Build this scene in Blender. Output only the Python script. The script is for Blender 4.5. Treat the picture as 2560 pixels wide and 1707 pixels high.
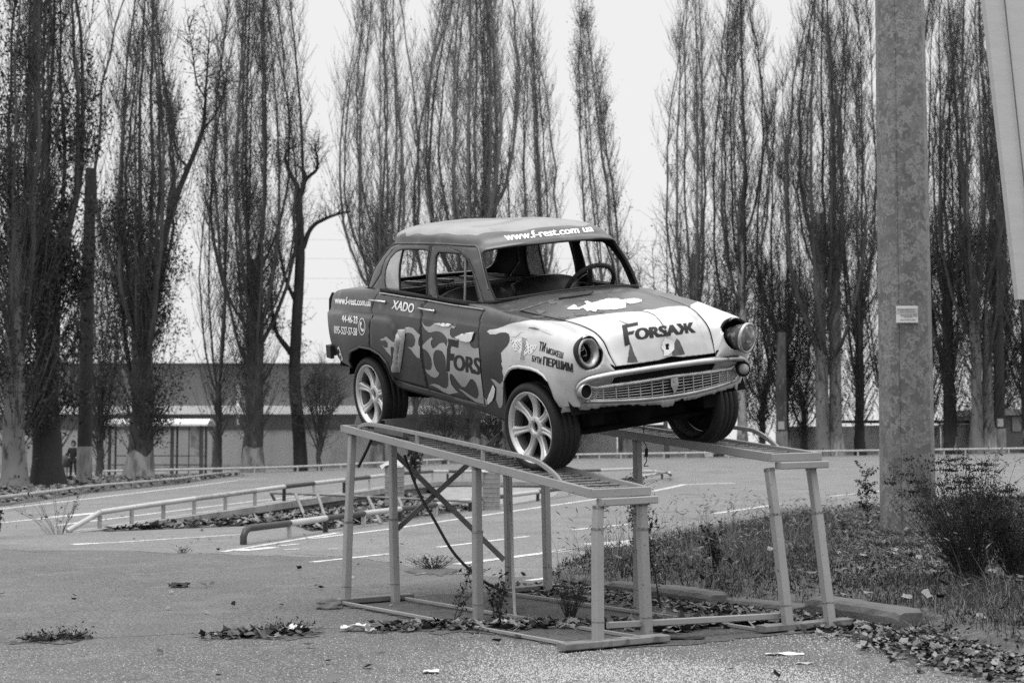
# Wrecked saloon on a steel display ramp beside a road, black-and-white photograph.
import bpy, bmesh, math, random
import numpy as np
from mathutils import Vector, Matrix, noise
from mathutils.bvhtree import BVHTree
from mathutils.geometry import delaunay_2d_cdt

sc = bpy.context.scene
COL = sc.collection
R = math.radians
for o in list(bpy.data.objects):
    bpy.data.objects.remove(o)

# ------------------------------------------------------------------ camera, sky, sun, exposure
CAM_H, PITCH, FOC = 1.1752, R(3.8), 4000.0            # focal length in pixels of the 2560 px wide photograph
cam = bpy.data.cameras.new('camera')
camo = bpy.data.objects.new('camera', cam)
COL.objects.link(camo)
camo.location = (0, 0, CAM_H)
camo.rotation_euler = (R(90) + PITCH, 0, 0)
cam.sensor_width = 36.0
cam.lens = FOC / 2560 * 36
cam.clip_start, cam.clip_end = 0.1, 2000
cam.dof.use_dof = True
cam.dof.focus_distance = 11.2
cam.dof.aperture_fstop = 4.2
sc.camera = camo

SUN_EL, SUN_AZ = R(74), R(-150)                       # high, veiled sun behind the camera's left
world = bpy.data.worlds.new('World')
sc.world = world
world.use_nodes = True
nt = world.node_tree
nt.nodes.clear()
N = nt.nodes.new
wo, bg, sky, hsv = N('ShaderNodeOutputWorld'), N('ShaderNodeBackground'), N('ShaderNodeTexSky'), N('ShaderNodeHueSaturation')
sky.sky_type = 'NISHITA'
sky.sun_disc = False
sky.sun_elevation, sky.sun_rotation = SUN_EL, SUN_AZ
sky.dust_density = 4.0
hsv.inputs['Saturation'].default_value = 0.0
nt.links.new(sky.outputs[0], hsv.inputs['Color'])
# cloud deck: an even overcast that grows brighter towards the zenith
tc, sep, mr, mix = N('ShaderNodeTexCoord'), N('ShaderNodeSeparateXYZ'), N('ShaderNodeMapRange'), N('ShaderNodeMixRGB')
nt.links.new(tc.outputs['Generated'], sep.inputs[0])
nt.links.new(sep.outputs['Z'], mr.inputs['Value'])
mr.inputs['From Min'].default_value, mr.inputs['From Max'].default_value = 0.33, 1.0
mr.inputs['To Min'].default_value, mr.inputs['To Max'].default_value = 9.6, 30.0
mix.inputs['Fac'].default_value = 0.85
nt.links.new(hsv.outputs[0], mix.inputs[1])
nt.links.new(mr.outputs[0], mix.inputs[2])
nt.links.new(mix.outputs[0], bg.inputs['Color'])
bg.inputs['Strength'].default_value = 0.1
nt.links.new(bg.outputs[0], wo.inputs['Surface'])

sun = bpy.data.lights.new('sun', 'SUN')
sun.energy, sun.angle, sun.color = 1.5, R(24), (1, 1, 1)
suno = bpy.data.objects.new('sun', sun)
COL.objects.link(suno)
sd = Vector((math.sin(SUN_AZ) * math.cos(SUN_EL), math.cos(SUN_AZ) * math.cos(SUN_EL), math.sin(SUN_EL)))
suno.rotation_euler = sd.to_track_quat('Z', 'Y').to_euler()
suno.location = sd * 60

vs = sc.view_settings
vs.view_transform, vs.look = 'Standard', 'None'
vs.exposure, vs.gamma, vs.use_curve_mapping = 0.0, 1.0, False
sc.cycles.max_bounces = 6
sc.cycles.use_denoising = False
sc.cycles.caustics_reflective = sc.cycles.caustics_refractive = False

# ------------------------------------------------------------------ helpers
GX = 0.0134
def sstep(a, b, x):
    t = np.clip((np.asarray(x, float) - a) / (b - a), 0, 1)
    return t * t * (3 - 2 * t)
def gz(x, y):
    "height of the ground"
    return GX * np.asarray(x, float) + .46 * sstep(-14, 3, x) * sstep(45, 85, y)
def ray(px, py):
    a, b = (px - 1280) / FOC, -(py - 853.5) / FOC
    return np.array([0, 0, CAM_H]), np.array([a, math.cos(PITCH) - b * math.sin(PITCH), math.sin(PITCH) + b * math.cos(PITCH)])
def gnd(px, py, up=0.0):
    "ground point seen at a pixel of the photograph"
    o, d = ray(px, py)
    t = 5.0
    for k in range(4000):
        p = o + d * t
        if p[2] <= gz(p[0], p[1]) + up: break
        t *= 1.0015
    return p
def at(px, py, Y):
    o, d = ray(px, py)
    return o + d * (Y / d[1])
def tag(o, label=None, cat=None, group=None, kind=None):
    if label: o['label'] = label
    if cat: o['category'] = cat
    if group: o['group'] = group
    if kind: o['kind'] = kind
    return o
def empty(name, loc=(0, 0, 0), label=None, cat=None, group=None):
    o = bpy.data.objects.new(name, None)
    o.empty_display_size = .2
    COL.objects.link(o)
    o.location = loc
    return tag(o, label, cat, group)
def link(name, me, parent=None):
    o = bpy.data.objects.new(name, me)
    COL.objects.link(o)
    if parent is not None:
        o.parent = parent
    return o

class MB:
    "collects shapes and links them as ONE mesh object"
    def __init__(s): s.v, s.f, s.m, s.sm = [], [], [], []
    def add(s, vs, fs, mi=0, smooth=False):
        k = len(s.v)
        s.v += [tuple(map(float, p)) for p in vs]
        for f in fs:
            s.f.append([i + k for i in f]); s.m.append(mi); s.sm.append(smooth)
    def hexa(s, b, t, mi=0):                                     # b, t: 4 bottom and 4 top corners
        s.add(list(b) + list(t), [(3, 2, 1, 0), (4, 5, 6, 7), (0, 1, 5, 4), (1, 2, 6, 5), (2, 3, 7, 6), (3, 0, 4, 7)], mi)
    def box(s, x0, x1, y0, y1, z0, z1, mi=0):
        s.hexa([(x0, y0, z0), (x1, y0, z0), (x1, y1, z0), (x0, y1, z0)], [(x0, y0, z1), (x1, y0, z1), (x1, y1, z1), (x0, y1, z1)], mi)
    def bar(s, p, q, w, h, up=(0, 0, 1), mi=0):                  # square section bar from p to q, w sideways, h along up
        p, q = Vector(p), Vector(q)
        d = (q - p).normalized()
        sd = d.cross(Vector(up))
        if sd.length < 1e-4: sd = d.cross(Vector((0, 1, 0)))
        sd.normalize(); u = sd.cross(d).normalized()
        c = min(w, h) * .12
        prof = [(-w/2+c, -h/2), (w/2-c, -h/2), (w/2, -h/2+c), (w/2, h/2-c), (w/2-c, h/2), (-w/2+c, h/2), (-w/2, h/2-c), (-w/2, -h/2+c)]
        a = [p + sd * x + u * y for x, y in prof]; b = [q + sd * x + u * y for x, y in prof]
        n = 8
        s.add(a + b, [tuple(range(n - 1, -1, -1)), tuple(range(n, 2 * n))] + [(i, (i+1) % n, n + (i+1) % n, n + i) for i in range(n)], mi)
    def tube(s, pts, rad, n=8, mi=0, caps=True, smooth=True):
        pts = [Vector(p) for p in pts]
        rad = [rad] * len(pts) if not hasattr(rad, '__len__') else rad
        vs, ref = [], None
        for i, p in enumerate(pts):
            d = (pts[min(i+1, len(pts)-1)] - pts[max(i-1, 0)]).normalized()
            if ref is None:
                ref = Vector((0, 0, 1)) if abs(d.z) < .9 else Vector((1, 0, 0))
            a = (ref - d * ref.dot(d)).normalized(); b = d.cross(a); ref = a
            vs += [p + (a * math.cos(2*math.pi*k/n) + b * math.sin(2*math.pi*k/n)) * rad[i] for k in range(n)]
        fs = [(i*n + k, i*n + (k+1) % n, (i+1)*n + (k+1) % n, (i+1)*n + k) for i in range(len(pts)-1) for k in range(n)]
        s.add(vs, fs, mi, smooth)
        if caps:
            m = len(pts) - 1
            s.add(vs[:n] + vs[m*n:], [tuple(range(n-1, -1, -1)), tuple(range(n, 2*n))], mi)
    def lathe(s, prof, n=32, mi=0, M=None, smooth=True, close=False):   # prof: (r, h) pairs, axis = local z
        vs = [(r * math.cos(2*math.pi*k/n), r * math.sin(2*math.pi*k/n), h) for r, h in prof for k in range(n)]
        if M is not None: vs = [M @ Vector(v) for v in vs]
        m = len(prof)
        rng = range(m if close else m - 1)
        s.add(vs, [(i*n + k, i*n + (k+1) % n, ((i+1) % m)*n + (k+1) % n, ((i+1) % m)*n + k) for i in rng for k in range(n)], mi, smooth)
    def poly(s, pts, h=None, mi=0):                              # flat polygon, or a prism when h (a vector) is given
        n = len(pts)
        if h is None: s.add(pts, [tuple(range(n))], mi)
        else:
            h = Vector(h); q = [Vector(p) + h for p in pts]
            s.add([Vector(p) for p in pts] + q, [tuple(range(n-1, -1, -1)), tuple(range(n, 2*n))] + [(i, (i+1) % n, n+(i+1) % n, n+i) for i in range(n)], mi)
    def build(s, name, mats, parent=None, dz=0.0, fix=True):
        me = bpy.data.meshes.new(name)
        me.from_pydata([(x, y, z + dz) for x, y, z in s.v], [], s.f)
        for m in (mats if isinstance(mats, (list, tuple)) else [mats]): me.materials.append(m)
        me.polygons.foreach_set('material_index', s.m)
        me.polygons.foreach_set('use_smooth', s.sm)
        if fix:
            bm = bmesh.new(); bm.from_mesh(me)
            bmesh.ops.recalc_face_normals(bm, faces=bm.faces)
            bm.to_mesh(me); bm.free()
        me.update()
        return link(name, me, parent)

def np_mesh(name, V, F, mats, parent=None, mi=None, smooth=False):
    "mesh from numpy arrays; F is (n,3) or (n,4)"
    me = bpy.data.meshes.new(name)
    V = np.asarray(V, np.float32); F = np.asarray(F, np.int32)
    k = F.shape[1]
    me.vertices.add(len(V)); me.vertices.foreach_set('co', V.ravel())
    me.loops.add(F.size); me.loops.foreach_set('vertex_index', F.ravel())
    me.polygons.add(len(F)); me.polygons.foreach_set('loop_start', np.arange(0, F.size, k, dtype=np.int32))
    me.polygons.foreach_set('loop_total', np.full(len(F), k, np.int32))
    for m in (mats if isinstance(mats, (list, tuple)) else [mats]): me.materials.append(m)
    if mi is not None: me.polygons.foreach_set('material_index', np.asarray(mi, np.int32))
    if smooth: me.polygons.foreach_set('use_smooth', np.ones(len(F), bool))
    me.update(calc_edges=True); me.validate()
    return link(name, me, parent)

# ------------------------------------------------------------------ materials (all greys: the place is seen in black and white)
def M(name, g, rough=.7, var=.25, scale=6.0, spots=None, bump=0.0, bscale=40.0, metal=0.0, spec=.5, coat=0.0, stretch=(1, 1, 1), detail=6.0, alpha=None, emit=None, cells=None, trans=0.0):
    """g: grey value; var: relative blotchiness at `scale`; spots: list of (scale, threshold, softness, grey) layers;
    cells: (scale, low, high) crystalline patches"""
    m = bpy.data.materials.new(name)
    m.use_nodes = True
    t = m.node_tree
    b = t.nodes['Principled BSDF']
    b.inputs['Roughness'].default_value = rough
    b.inputs['Metallic'].default_value = metal
    b.inputs['Specular IOR Level'].default_value = spec
    b.inputs['Coat Weight'].default_value = coat
    b.inputs['Coat Roughness'].default_value = .12
    n = t.nodes.new
    tcn, mp = n('ShaderNodeTexCoord'), n('ShaderNodeMapping')
    mp.inputs['Scale'].default_value = stretch
    t.links.new(tcn.outputs['Object'], mp.inputs[0])
    def nz(s, d=detail, off=0.0):
        k = n('ShaderNodeTexNoise')
        k.inputs['Scale'].default_value, k.inputs['Detail'].default_value = s, d
        if off:
            m2 = n('ShaderNodeMapping'); m2.inputs['Location'].default_value = (off, off * .7, off * 1.3)
            t.links.new(mp.outputs[0], m2.inputs[0]); t.links.new(m2.outputs[0], k.inputs['Vector'])
        else: t.links.new(mp.outputs[0], k.inputs['Vector'])
        return k.outputs['Fac']
    def rng(src, a, b2, c, d):
        k = n('ShaderNodeMapRange')
        k.inputs['From Min'].default_value, k.inputs['From Max'].default_value = a, b2
        k.inputs['To Min'].default_value, k.inputs['To Max'].default_value = c, d
        t.links.new(src, k.inputs['Value'])
        return k.outputs[0]
    if cells:
        vo = n('ShaderNodeTexVoronoi'); vo.inputs['Scale'].default_value = cells[0]
        wn = nz(cells[0] * .8, 3)
        vm = n('ShaderNodeVectorMath'); vm.operation = 'SCALE'; vm.inputs['Scale'].default_value = .25
        ad = n('ShaderNodeVectorMath'); ad.operation = 'ADD'
        cv = n('ShaderNodeTexNoise'); cv.inputs['Scale'].default_value = cells[0] * .9
        t.links.new(mp.outputs[0], cv.inputs['Vector']); t.links.new(cv.outputs['Color'], vm.inputs[0])
        t.links.new(mp.outputs[0], ad.inputs[0]); t.links.new(vm.outputs[0], ad.inputs[1]); t.links.new(ad.outputs[0], vo.inputs['Vector'])
        sp = n('ShaderNodeSeparateColor'); t.links.new(vo.outputs['Color'], sp.inputs[0])
        val = rng(sp.outputs[0], 0, 1, cells[1], cells[2])
    else:
        val = rng(nz(scale), .3, .7, g * (1 - var), g * (1 + var))
    for i, (s, th, so, gv) in enumerate(spots or ()):
        f = rng(nz(s, 5, 3.1 + 2 * i), th - so, th + so, 0, 1)
        mx = n('ShaderNodeMix'); mx.data_type = 'FLOAT'
        t.links.new(f, mx.inputs[0]); t.links.new(val, mx.inputs[2]); mx.inputs[3].default_value = gv
        val = mx.outputs[0]
    cb = n('ShaderNodeCombineColor')
    for i in range(3): t.links.new(val, cb.inputs[i])
    t.links.new(cb.outputs[0], b.inputs['Base Color'])
    if bump:
        bp = n('ShaderNodeBump'); bp.inputs['Strength'].default_value = 1.0; bp.inputs['Distance'].default_value = bump
        t.links.new(nz(bscale, 8, 7.7), bp.inputs['Height']); t.links.new(bp.outputs[0], b.inputs['Normal'])
    if alpha is not None: b.inputs['Alpha'].default_value = alpha
    if trans: b.inputs['Transmission Weight'].default_value = trans
    return m
# ------------------------------------------------------------------ the wrecked car
CY, CP, CR = R(31.088), R(6.747), R(7.916)            # heading, nose-down pitch, roll of the body on its stand
_f = np.array([math.sin(CY)*math.cos(CP), -math.cos(CY)*math.cos(CP), -math.sin(CP)])
_l = np.array([math.cos(CY), math.sin(CY), 0.0])
_u = np.cross(_f, _l)
RC = np.array([_f, _l, _u]).T @ np.array([[1, 0, 0], [0, math.cos(CR), -math.sin(CR)], [0, math.sin(CR), math.cos(CR)]])
TC = np.array([0.1389, 11.7395, 1.5452])
TYRE = .293
CARZ = TYRE                                            # car origin: on the deck, under the middle of the wheelbase
car = empty('wrecked_car', label='battered old four-door saloon with flame graphics and no windscreen, standing on the steel stand', cat='car')
car.matrix_world = Matrix.LocRotScale(Vector(TC - RC[:, 2] * CARZ), Matrix(RC.tolist()).to_quaternion(), None)
def cray(px, py):
    o, d = ray(px, py)
    return RC.T @ (o - TC), RC.T @ d
def cplane(px, py, ax, val):
    o, d = cray(px, py)
    return o + d * ((val - o[ax]) / d[ax])
R1 = lambda x, y: (800 + x/3.92, 520 + y/3.92)
R2 = lambda x, y: (1300 + x/3.618, 520 + y/3.618)
R3 = lambda x, y: (800 + x/3.36, 850 + y/3.36)
RF = lambda x, y: (930 + x/6.533, 780 + y/6.533)
RT = lambda x, y: (1190 + x/7.84, 780 + y/7.84)
RZ = lambda x, y: (1440 + x/3.92, 660 + y/3.92)
RW = lambda x, y: (1230 + x/6.533, 620 + y/6.533)

paint = M('faded dark paint', .046, .38, .22, 5, spots=[(9, .64, .06, .10), (2.2, .60, .12, .066), (70, .70, .03, .14)], spec=.45, coat=.14, bump=.002, bscale=3)
vinyl = M('dark vinyl wrap', .020, .36, .25, 3, spots=[(60, .70, .02, .08), (2.5, .60, .12, .034)], spec=.4, coat=.14, bump=.0015, bscale=4)
light_vinyl = M('pale vinyl wrap', .56, .30, .13, 3, spots=[(5, .62, .12, .44), (24, .72, .03, .30), (90, .71, .02, .25)], spec=.45, coat=.25, bump=.0012, bscale=5)
flame_m = M('flame vinyl', .33, .35, .16, 4, spots=[(80, .74, .02, .18)], spec=.4)
roof_m = M('sky-lit weathered roof paint', .18, .36, .2, 4, spots=[(6, .66, .03, .13), (30, .70, .03, .16)], spec=.6, coat=.25, bump=.002, bscale=4)  # lightened to carry the sky's reflection, with worn blotches
white_m = M('white lettering vinyl', .78, .5, .04, 10)
black_m = M('dark lettering vinyl', .022, .55, .2, 10, spec=.25)
chrome = M('weathered chrome', .50, .22, .15, 12, metal=1.0, spots=[(25, .68, .06, .18)])
steel_dull = M('dull bright trim', .40, .38, .2, 14, metal=.85, spots=[(30, .66, .06, .15)])
rubber = M('tyre rubber', .016, .62, .25, 30, spec=.3, bump=.002, bscale=60)
alloy = M('silver alloy', .62, .32, .08, 6, metal=.55, spec=.5)
inner = M('dark bare interior', .009, .8, .4, 9, spec=.2)
under_m = M('oily underbody', .006, .85, .5, 12, spec=.12, bump=.01, bscale=14)
seat_m = M('worn black leatherette', .022, .5, .3, 8, spec=.4, bump=.004, bscale=9)
glass_m = M('grimy side glass', .5, .5, .12, 9, spots=[(4, .6, .1, .35)], alpha=.82)
lens_m = M('lamp glass', .75, .12, .1, 20, spec=.8)
peel_m = M('white vinyl backing', .66, .5, .06, 20)
fur_m = M('shaggy wheel cover', .03, .95, .5, 60, bump=.01, bscale=90)

def catmull(P, T):
    "P (n,...), T array of parameters in 0..n-1"
    n = len(P)
    P = np.concatenate([2*P[:1] - P[1:2], P, 2*P[-1:] - P[-2:-1]])
    i = np.clip(np.floor(T).astype(int), 0, n - 2); t = (T - i)
    sh = (len(T),) + (1,) * (P.ndim - 1)
    t = t.reshape(sh)
    a, b, c, d = P[i], P[i+1], P[i+2], P[i+3]
    return .5*((2*b) + (c - a)*t + (2*a - 5*b + 4*c - d)*t*t + (3*b - a - 3*c + d)*t**3)

class Surf:
    "smooth body surface through a net of points; right-hand side of the car (negative y)"
    def __init__(s, net, disp=None, k=10):
        s.net = np.array(net, float); s.net[..., 1] *= -1
        s.n, s.m = s.net.shape[:2]; s.disp = disp
        nu, nv = (s.n-1)*k + 1, (s.m-1)*k + 1
        s.nv, s.k = nv, k
        U, V = np.meshgrid(np.linspace(0, s.n-1, nu), np.linspace(0, s.m-1, nv), indexing='ij')
        s.P = s.ev(U.ravel(), V.ravel())
        ids = np.arange(nu*nv).reshape(nu, nv)
        F = np.stack([ids[:-1, :-1], ids[1:, :-1], ids[1:, 1:], ids[:-1, 1:]], -1).reshape(-1, 4)
        s.F = F
        s.bvh = BVHTree.FromPolygons([Vector(p) for p in s.P], [tuple(f) for f in F])
        s.su = np.linalg.norm(np.diff(s.net, axis=0), axis=2).mean(); s.sv = np.linalg.norm(np.diff(s.net, axis=1), axis=2).mean()
    def raw(s, U, V):
        U, V = np.clip(U, 0, s.n-1), np.clip(V, 0, s.m-1)
        A = catmull(s.net, U)                                    # (N, m, 3)
        A = np.swapaxes(A, 0, 1)
        n = s.m
        P = np.concatenate([2*A[:1] - A[1:2], A, 2*A[-1:] - A[-2:-1]])
        i = np.clip(np.floor(V).astype(int), 0, n-2); t = (V - i)[:, None]; r = np.arange(len(V))
        a, b, c, d = P[i, r], P[i+1, r], P[i+2, r], P[i+3, r]
        return .5*((2*b) + (c-a)*t + (2*a - 5*b + 4*c - d)*t*t + (3*b - a - 3*c + d)*t**3)
    def ev(s, U, V):
        U, V = np.asarray(U, float), np.asarray(V, float)
        p = s.raw(U, V)
        return s.disp(p) if s.disp else p
    def nrm(s, U, V):
        e = .02
        du = s.ev(np.clip(U+e, 0, s.n-1), V) - s.ev(np.clip(U-e, 0, s.n-1), V); dv = s.ev(U, np.clip(V+e, 0, s.m-1)) - s.ev(U, np.clip(V-e, 0, s.m-1))
        n = np.cross(du, dv); n /= np.linalg.norm(n, axis=1)[:, None] + 1e-12
        return n * s.sgn
    sgn = 1.0
    def cast(s, px, py):
        o, d = cray(px, py); d = d/np.linalg.norm(d)
        loc, nor, idx, dist = s.bvh.ray_cast(Vector(o), Vector(d))
        if idx is None: return None
        a, b, c, dd = s.P[s.F[idx]]
        A = np.stack([b - a, dd - a], 1)
        uv = np.linalg.lstsq(A, np.array(loc) - a, rcond=None)[0]
        i, j = divmod(s.F[idx][0], s.nv)
        return np.clip(np.array([(i + uv[0])/s.k, (j + uv[1])/s.k]), 0, [s.n-1, s.m-1])
    def cast3(s, o, d):
        loc, nor, idx, dist = s.bvh.ray_cast(Vector(o), Vector(d))
        if idx is None: return None
        a, b, c, dd = s.P[s.F[idx]]
        uv = np.linalg.lstsq(np.stack([b - a, dd - a], 1), np.array(loc) - a, rcond=None)[0]
        i, j = divmod(s.F[idx][0], s.nv)
        return np.clip(np.array([(i + uv[0])/s.k, (j + uv[1])/s.k]), 0, [s.n-1, s.m-1])
    def uv(s, pts):
        "points are pixel pairs, or ('u', u, v)"
        out = []
        for p in pts:
            if p[0] == 'u': out.append(np.array(p[1:], float)); continue
            q = s.cast(*p)
            if q is None: print('cast miss', p); continue
            out.append(q)
        return out

def resample(poly, h, su, sv, closed=True):
    out = []
    n = len(poly)
    for i in range(n if closed else n-1):
        a, b = np.array(poly[i]), np.array(poly[(i+1) % n])
        L = math.hypot((b[0]-a[0])*su, (b[1]-a[1])*sv)
        k = max(1, int(round(L/h)))
        out += [a + (b-a)*t/k for t in range(k)]
    if not closed: out.append(np.array(poly[-1]))
    return out
def inpoly(poly, X, Y):
    poly = np.array(poly); x, y = poly[:, 0], poly[:, 1]; x2, y2 = np.roll(x, -1), np.roll(y, -1)
    c = np.zeros(len(X), bool)
    for a, b, d, e in zip(x, y, x2, y2):
        if b == e: continue
        c ^= ((b > Y) != (e > Y)) & (X < (d-a)*(Y-b)/(e-b) + a)
    return c
def chaikin(p, k=2):
    p = [np.array(q, float) for q in p]
    for _ in range(k):
        p = [w for a, b in zip(p, p[1:] + p[:1]) for w in (a*.75 + b*.25, a*.25 + b*.75)]
    return p
def inset(poly, d, su, sv):
    P = np.array(poly) * [su, sv]
    t = np.roll(P, -1, 0) - np.roll(P, 1, 0); t /= np.linalg.norm(t, axis=1)[:, None] + 1e-9
    ar = .5*np.sum(P[:, 0]*np.roll(P[:, 1], -1) - np.roll(P[:, 0], -1)*P[:, 1])
    nn = np.stack([-t[:, 1], t[:, 0]], 1) * (1 if ar > 0 else -1)
    return (P + nn*d) / [su, sv]

def panel(S, outer, holes=(), regions=(), h=.03, thick=.012, mats=1, inner_mi=None):
    """sheet metal cut out of surface S: outline `outer`, cut-outs `holes`, paint `regions` [(uv polygon, material index)].
    Returns verts, faces, material indices, smooth flags of the right-hand panel (outside, inside and rim)."""
    su, sv = S.su, S.sv
    loops = [resample(outer, h, su, sv)] + [resample(q, h, su, sv) for q in holes]
    V, E = [], []
    for L in loops:
        k = len(V); V += [(p[0]*su, p[1]*sv) for p in L]; E += [(k+i, k+(i+1) % len(L)) for i in range(len(L))]
    bnd = np.array(V)
    for q, mi in regions:
        L = resample(q, h, su, sv); k = len(V); V += [(p[0]*su, p[1]*sv) for p in L]; E += [(k+i, k+(i+1) % len(L)) for i in range(len(L))]
    allb = np.array(V)
    O = np.array(outer) * [su, sv]
    xs = np.arange(O[:, 0].min(), O[:, 0].max(), h); ys = np.arange(O[:, 1].min(), O[:, 1].max(), h*.87)
    X, Y = np.meshgrid(xs, ys); X = X + (np.arange(len(ys)) % 2)[:, None]*h*.5
    X, Y = X.ravel(), Y.ravel()
    def keep(X, Y):
        k = inpoly(O, X, Y)
        for q in holes: k &= ~inpoly(np.array(q)*[su, sv], X, Y)
        return k
    k = keep(X, Y); X, Y = X[k], Y[k]
    far = np.ones(len(X), bool)
    for i in range(0, len(X), 2000):
        d = ((np.stack([X[i:i+2000], Y[i:i+2000]], 1)[:, None] - allb[None])**2).sum(2).min(1)
        far[i:i+2000] = d > (.45*h)**2
    V += list(zip(X[far], Y[far]))
    v2, e2, f2, *_ = delaunay_2d_cdt([Vector(p) for p in V], E, [], 0, 1e-6)
    v2 = np.array([tuple(p) for p in v2])
    f2 = np.array([tuple(f) for f in f2])
    c = v2[f2].mean(1)
    kf = keep(c[:, 0], c[:, 1])
    f2, c = f2[kf], c[kf]
    mi = np.zeros(len(f2), int)
    for q, m_ in regions: mi[inpoly(np.array(q)*[su, sv], c[:, 0], c[:, 1])] = m_
    U, W = v2[:, 0]/su, v2[:, 1]/sv
    P = S.ev(U, W); Nn = S.nrm(U, W)
    Q = P - Nn*thick
    n = len(P)
    from collections import Counter
    cnt = Counter()
    for f in f2:
        for a, b in ((0, 1), (1, 2), (2, 0)): cnt[(f[a], f[b])] += 1
    rim = [(a, b) for (a, b) in cnt if (b, a) not in cnt]
    F = [tuple(f) for f in f2] + [tuple(f[::-1] + n) for f in f2]
    verts = np.concatenate([P, Q])
    for a, b in rim: F.append((b, a, a+n, b+n))
    im = mats if inner_mi is None else inner_mi
    used = np.unique(np.concatenate([np.array(f) for f in F])); remap = np.full(len(verts), -1); remap[used] = np.arange(len(used))
    verts = verts[used]; F = [tuple(int(remap[i]) for i in f) for f in F]
    MI = list(mi) + [im]*len(f2) + [0]*len(rim)
    SM = [True]*(2*len(f2)) + [False]*len(rim)
    return verts, F, MI, SM
def pmesh(name, parts, mats, parent=car, mirror=False, both=False):
    "one object from panels; mirror for the left-hand side, both for a panel that crosses the middle"
    vs, fs, ms, ss = [], [], [], []
    for V, F, MI, SM in parts:
        for mr_ in ((False, True) if both else (mirror,)):
            k = len(vs)
            vs += [(x, -y if mr_ else y, z + CARZ) for x, y, z in V]
            fs += [tuple(int(i) + k for i in (f[::-1] if mr_ else f)) for f in F]; ms += MI; ss += SM
    me = bpy.data.meshes.new(name)
    me.from_pydata(vs, [], fs)
    for m in mats: me.materials.append(m)
    me.polygons.foreach_set('material_index', ms); me.polygons.foreach_set('use_smooth', ss)
    me.update()
    if both:
        bm = bmesh.new(); bm.from_mesh(me)
        bmesh.ops.remove_doubles(bm, verts=[v for v in bm.verts if abs(v.co.y) < 1e-3], dist=1e-3)
        bm.to_mesh(me); bm.free()
    return link(name, me, parent)

# --- lower body: rows run from the tail to the nose, columns from the sill up over the wing to the centre line
def row(x, y, z): return list(zip(x, y, z))
def side(x, zs, ys, x5=None, in_=None):
    xx = [x]*8 if x5 is None else [x]*5 + x5
    return row(xx, ys, zs)
LOW = [
 row([-1.96,-1.995,-2.01,-2.01,-1.995,-1.97,-1.96,-1.955], [0]*8, [.22,.34,.48,.61,.70,.745,.765,.775]),
 row([-1.95,-1.985,-2.0,-2.0,-1.985,-1.96,-1.95,-1.95], [.40,.40,.40,.40,.40,.40,.25,0], [.22,.34,.48,.61,.70,.745,.765,.775]),
 row([-1.93,-1.97,-1.995,-2.0,-1.985,-1.95,-1.93,-1.93], [.56,.585,.60,.60,.575,.50,.27,0], [.22,.34,.48,.62,.735,.765,.785,.79]),
 row([-1.86,-1.93,-1.96,-1.97,-1.93,-1.86,-1.84,-1.84], [.635,.66,.668,.66,.635,.54,.28,0], [.22,.335,.48,.64,.758,.785,.80,.81]),
 row([-1.70,-1.73,-1.75,-1.75,-1.72,-1.70,-1.70,-1.70], [.67,.70,.712,.70,.665,.57,.29,0], [.21,.325,.475,.645,.78,.80,.815,.82]),
 side(-1.45, [.17,.31,.465,.645,.795,.81,.825,.83], [.69,.735,.745,.73,.685,.60,.3,0]),
 side(-1.15, [.10,.29,.455,.64,.80,.812,.83,.835], [.712,.745,.757,.74,.69,.63,.3,0]),
 side(-.80, [.085,.275,.445,.635,.797,.807,.83,.84], [.70,.748,.76,.744,.694,.655,.3,0]),
 side(-.40, [.072,.26,.435,.625,.783,.795,.83,.84], [.70,.75,.763,.747,.697,.66,.3,0]),
 side(0.0, [.057,.245,.42,.61,.768,.78,.82,.83], [.70,.75,.765,.748,.697,.66,.3,0]),
 side(.35, [.043,.235,.41,.60,.755,.768,.82,.825], [.70,.75,.765,.748,.697,.655,.3,0]),
 row([.66,.66,.66,.66,.64,.60,.70,.76], [.70,.748,.764,.747,.697,.60,.35,0], [.02,.225,.40,.585,.742,.765,.802,.812]),
 row([.90,.90,.90,.90,.89,.86,.93,.955], [.70,.745,.762,.748,.695,.578,.31,0], [.0,.215,.39,.57,.715,.727,.785,.797]),
 row([1.15,1.15,1.15,1.15,1.14,1.11,1.16,1.18], [.695,.742,.758,.742,.685,.538,.29,0], [.08,.22,.38,.555,.690,.699,.752,.766]),
 row([1.40,1.40,1.40,1.40,1.39,1.37,1.41,1.43], [.69,.735,.75,.728,.665,.482,.27,0], [.14,.23,.375,.535,.650,.663,.708,.722]),
 row([1.575,1.57,1.565,1.56,1.55,1.52,1.57,1.59], [.68,.718,.740,.733,.645,.441,.255,0], [.165,.245,.375,.515,.628,.617,.660,.678]),
 row([1.63,1.645,1.668,1.675,1.672,1.612,1.67,1.69], [.64,.668,.698,.698,.605,.424,.25,0], [.165,.25,.37,.50,.615,.556,.595,.61]),
 row([1.62,1.63,1.69,1.70,1.69,1.662,1.715,1.735], [.58,.60,.615,.61,.545,.413,.245,0], [.165,.25,.365,.485,.595,.47,.50,.515]),
 row([1.62,1.63,1.69,1.705,1.69,1.70,1.74,1.755], [.40,.40,.40,.40,.40,.396,.24,0], [.165,.25,.33,.37,.385,.40,.405,.413]),
]
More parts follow.
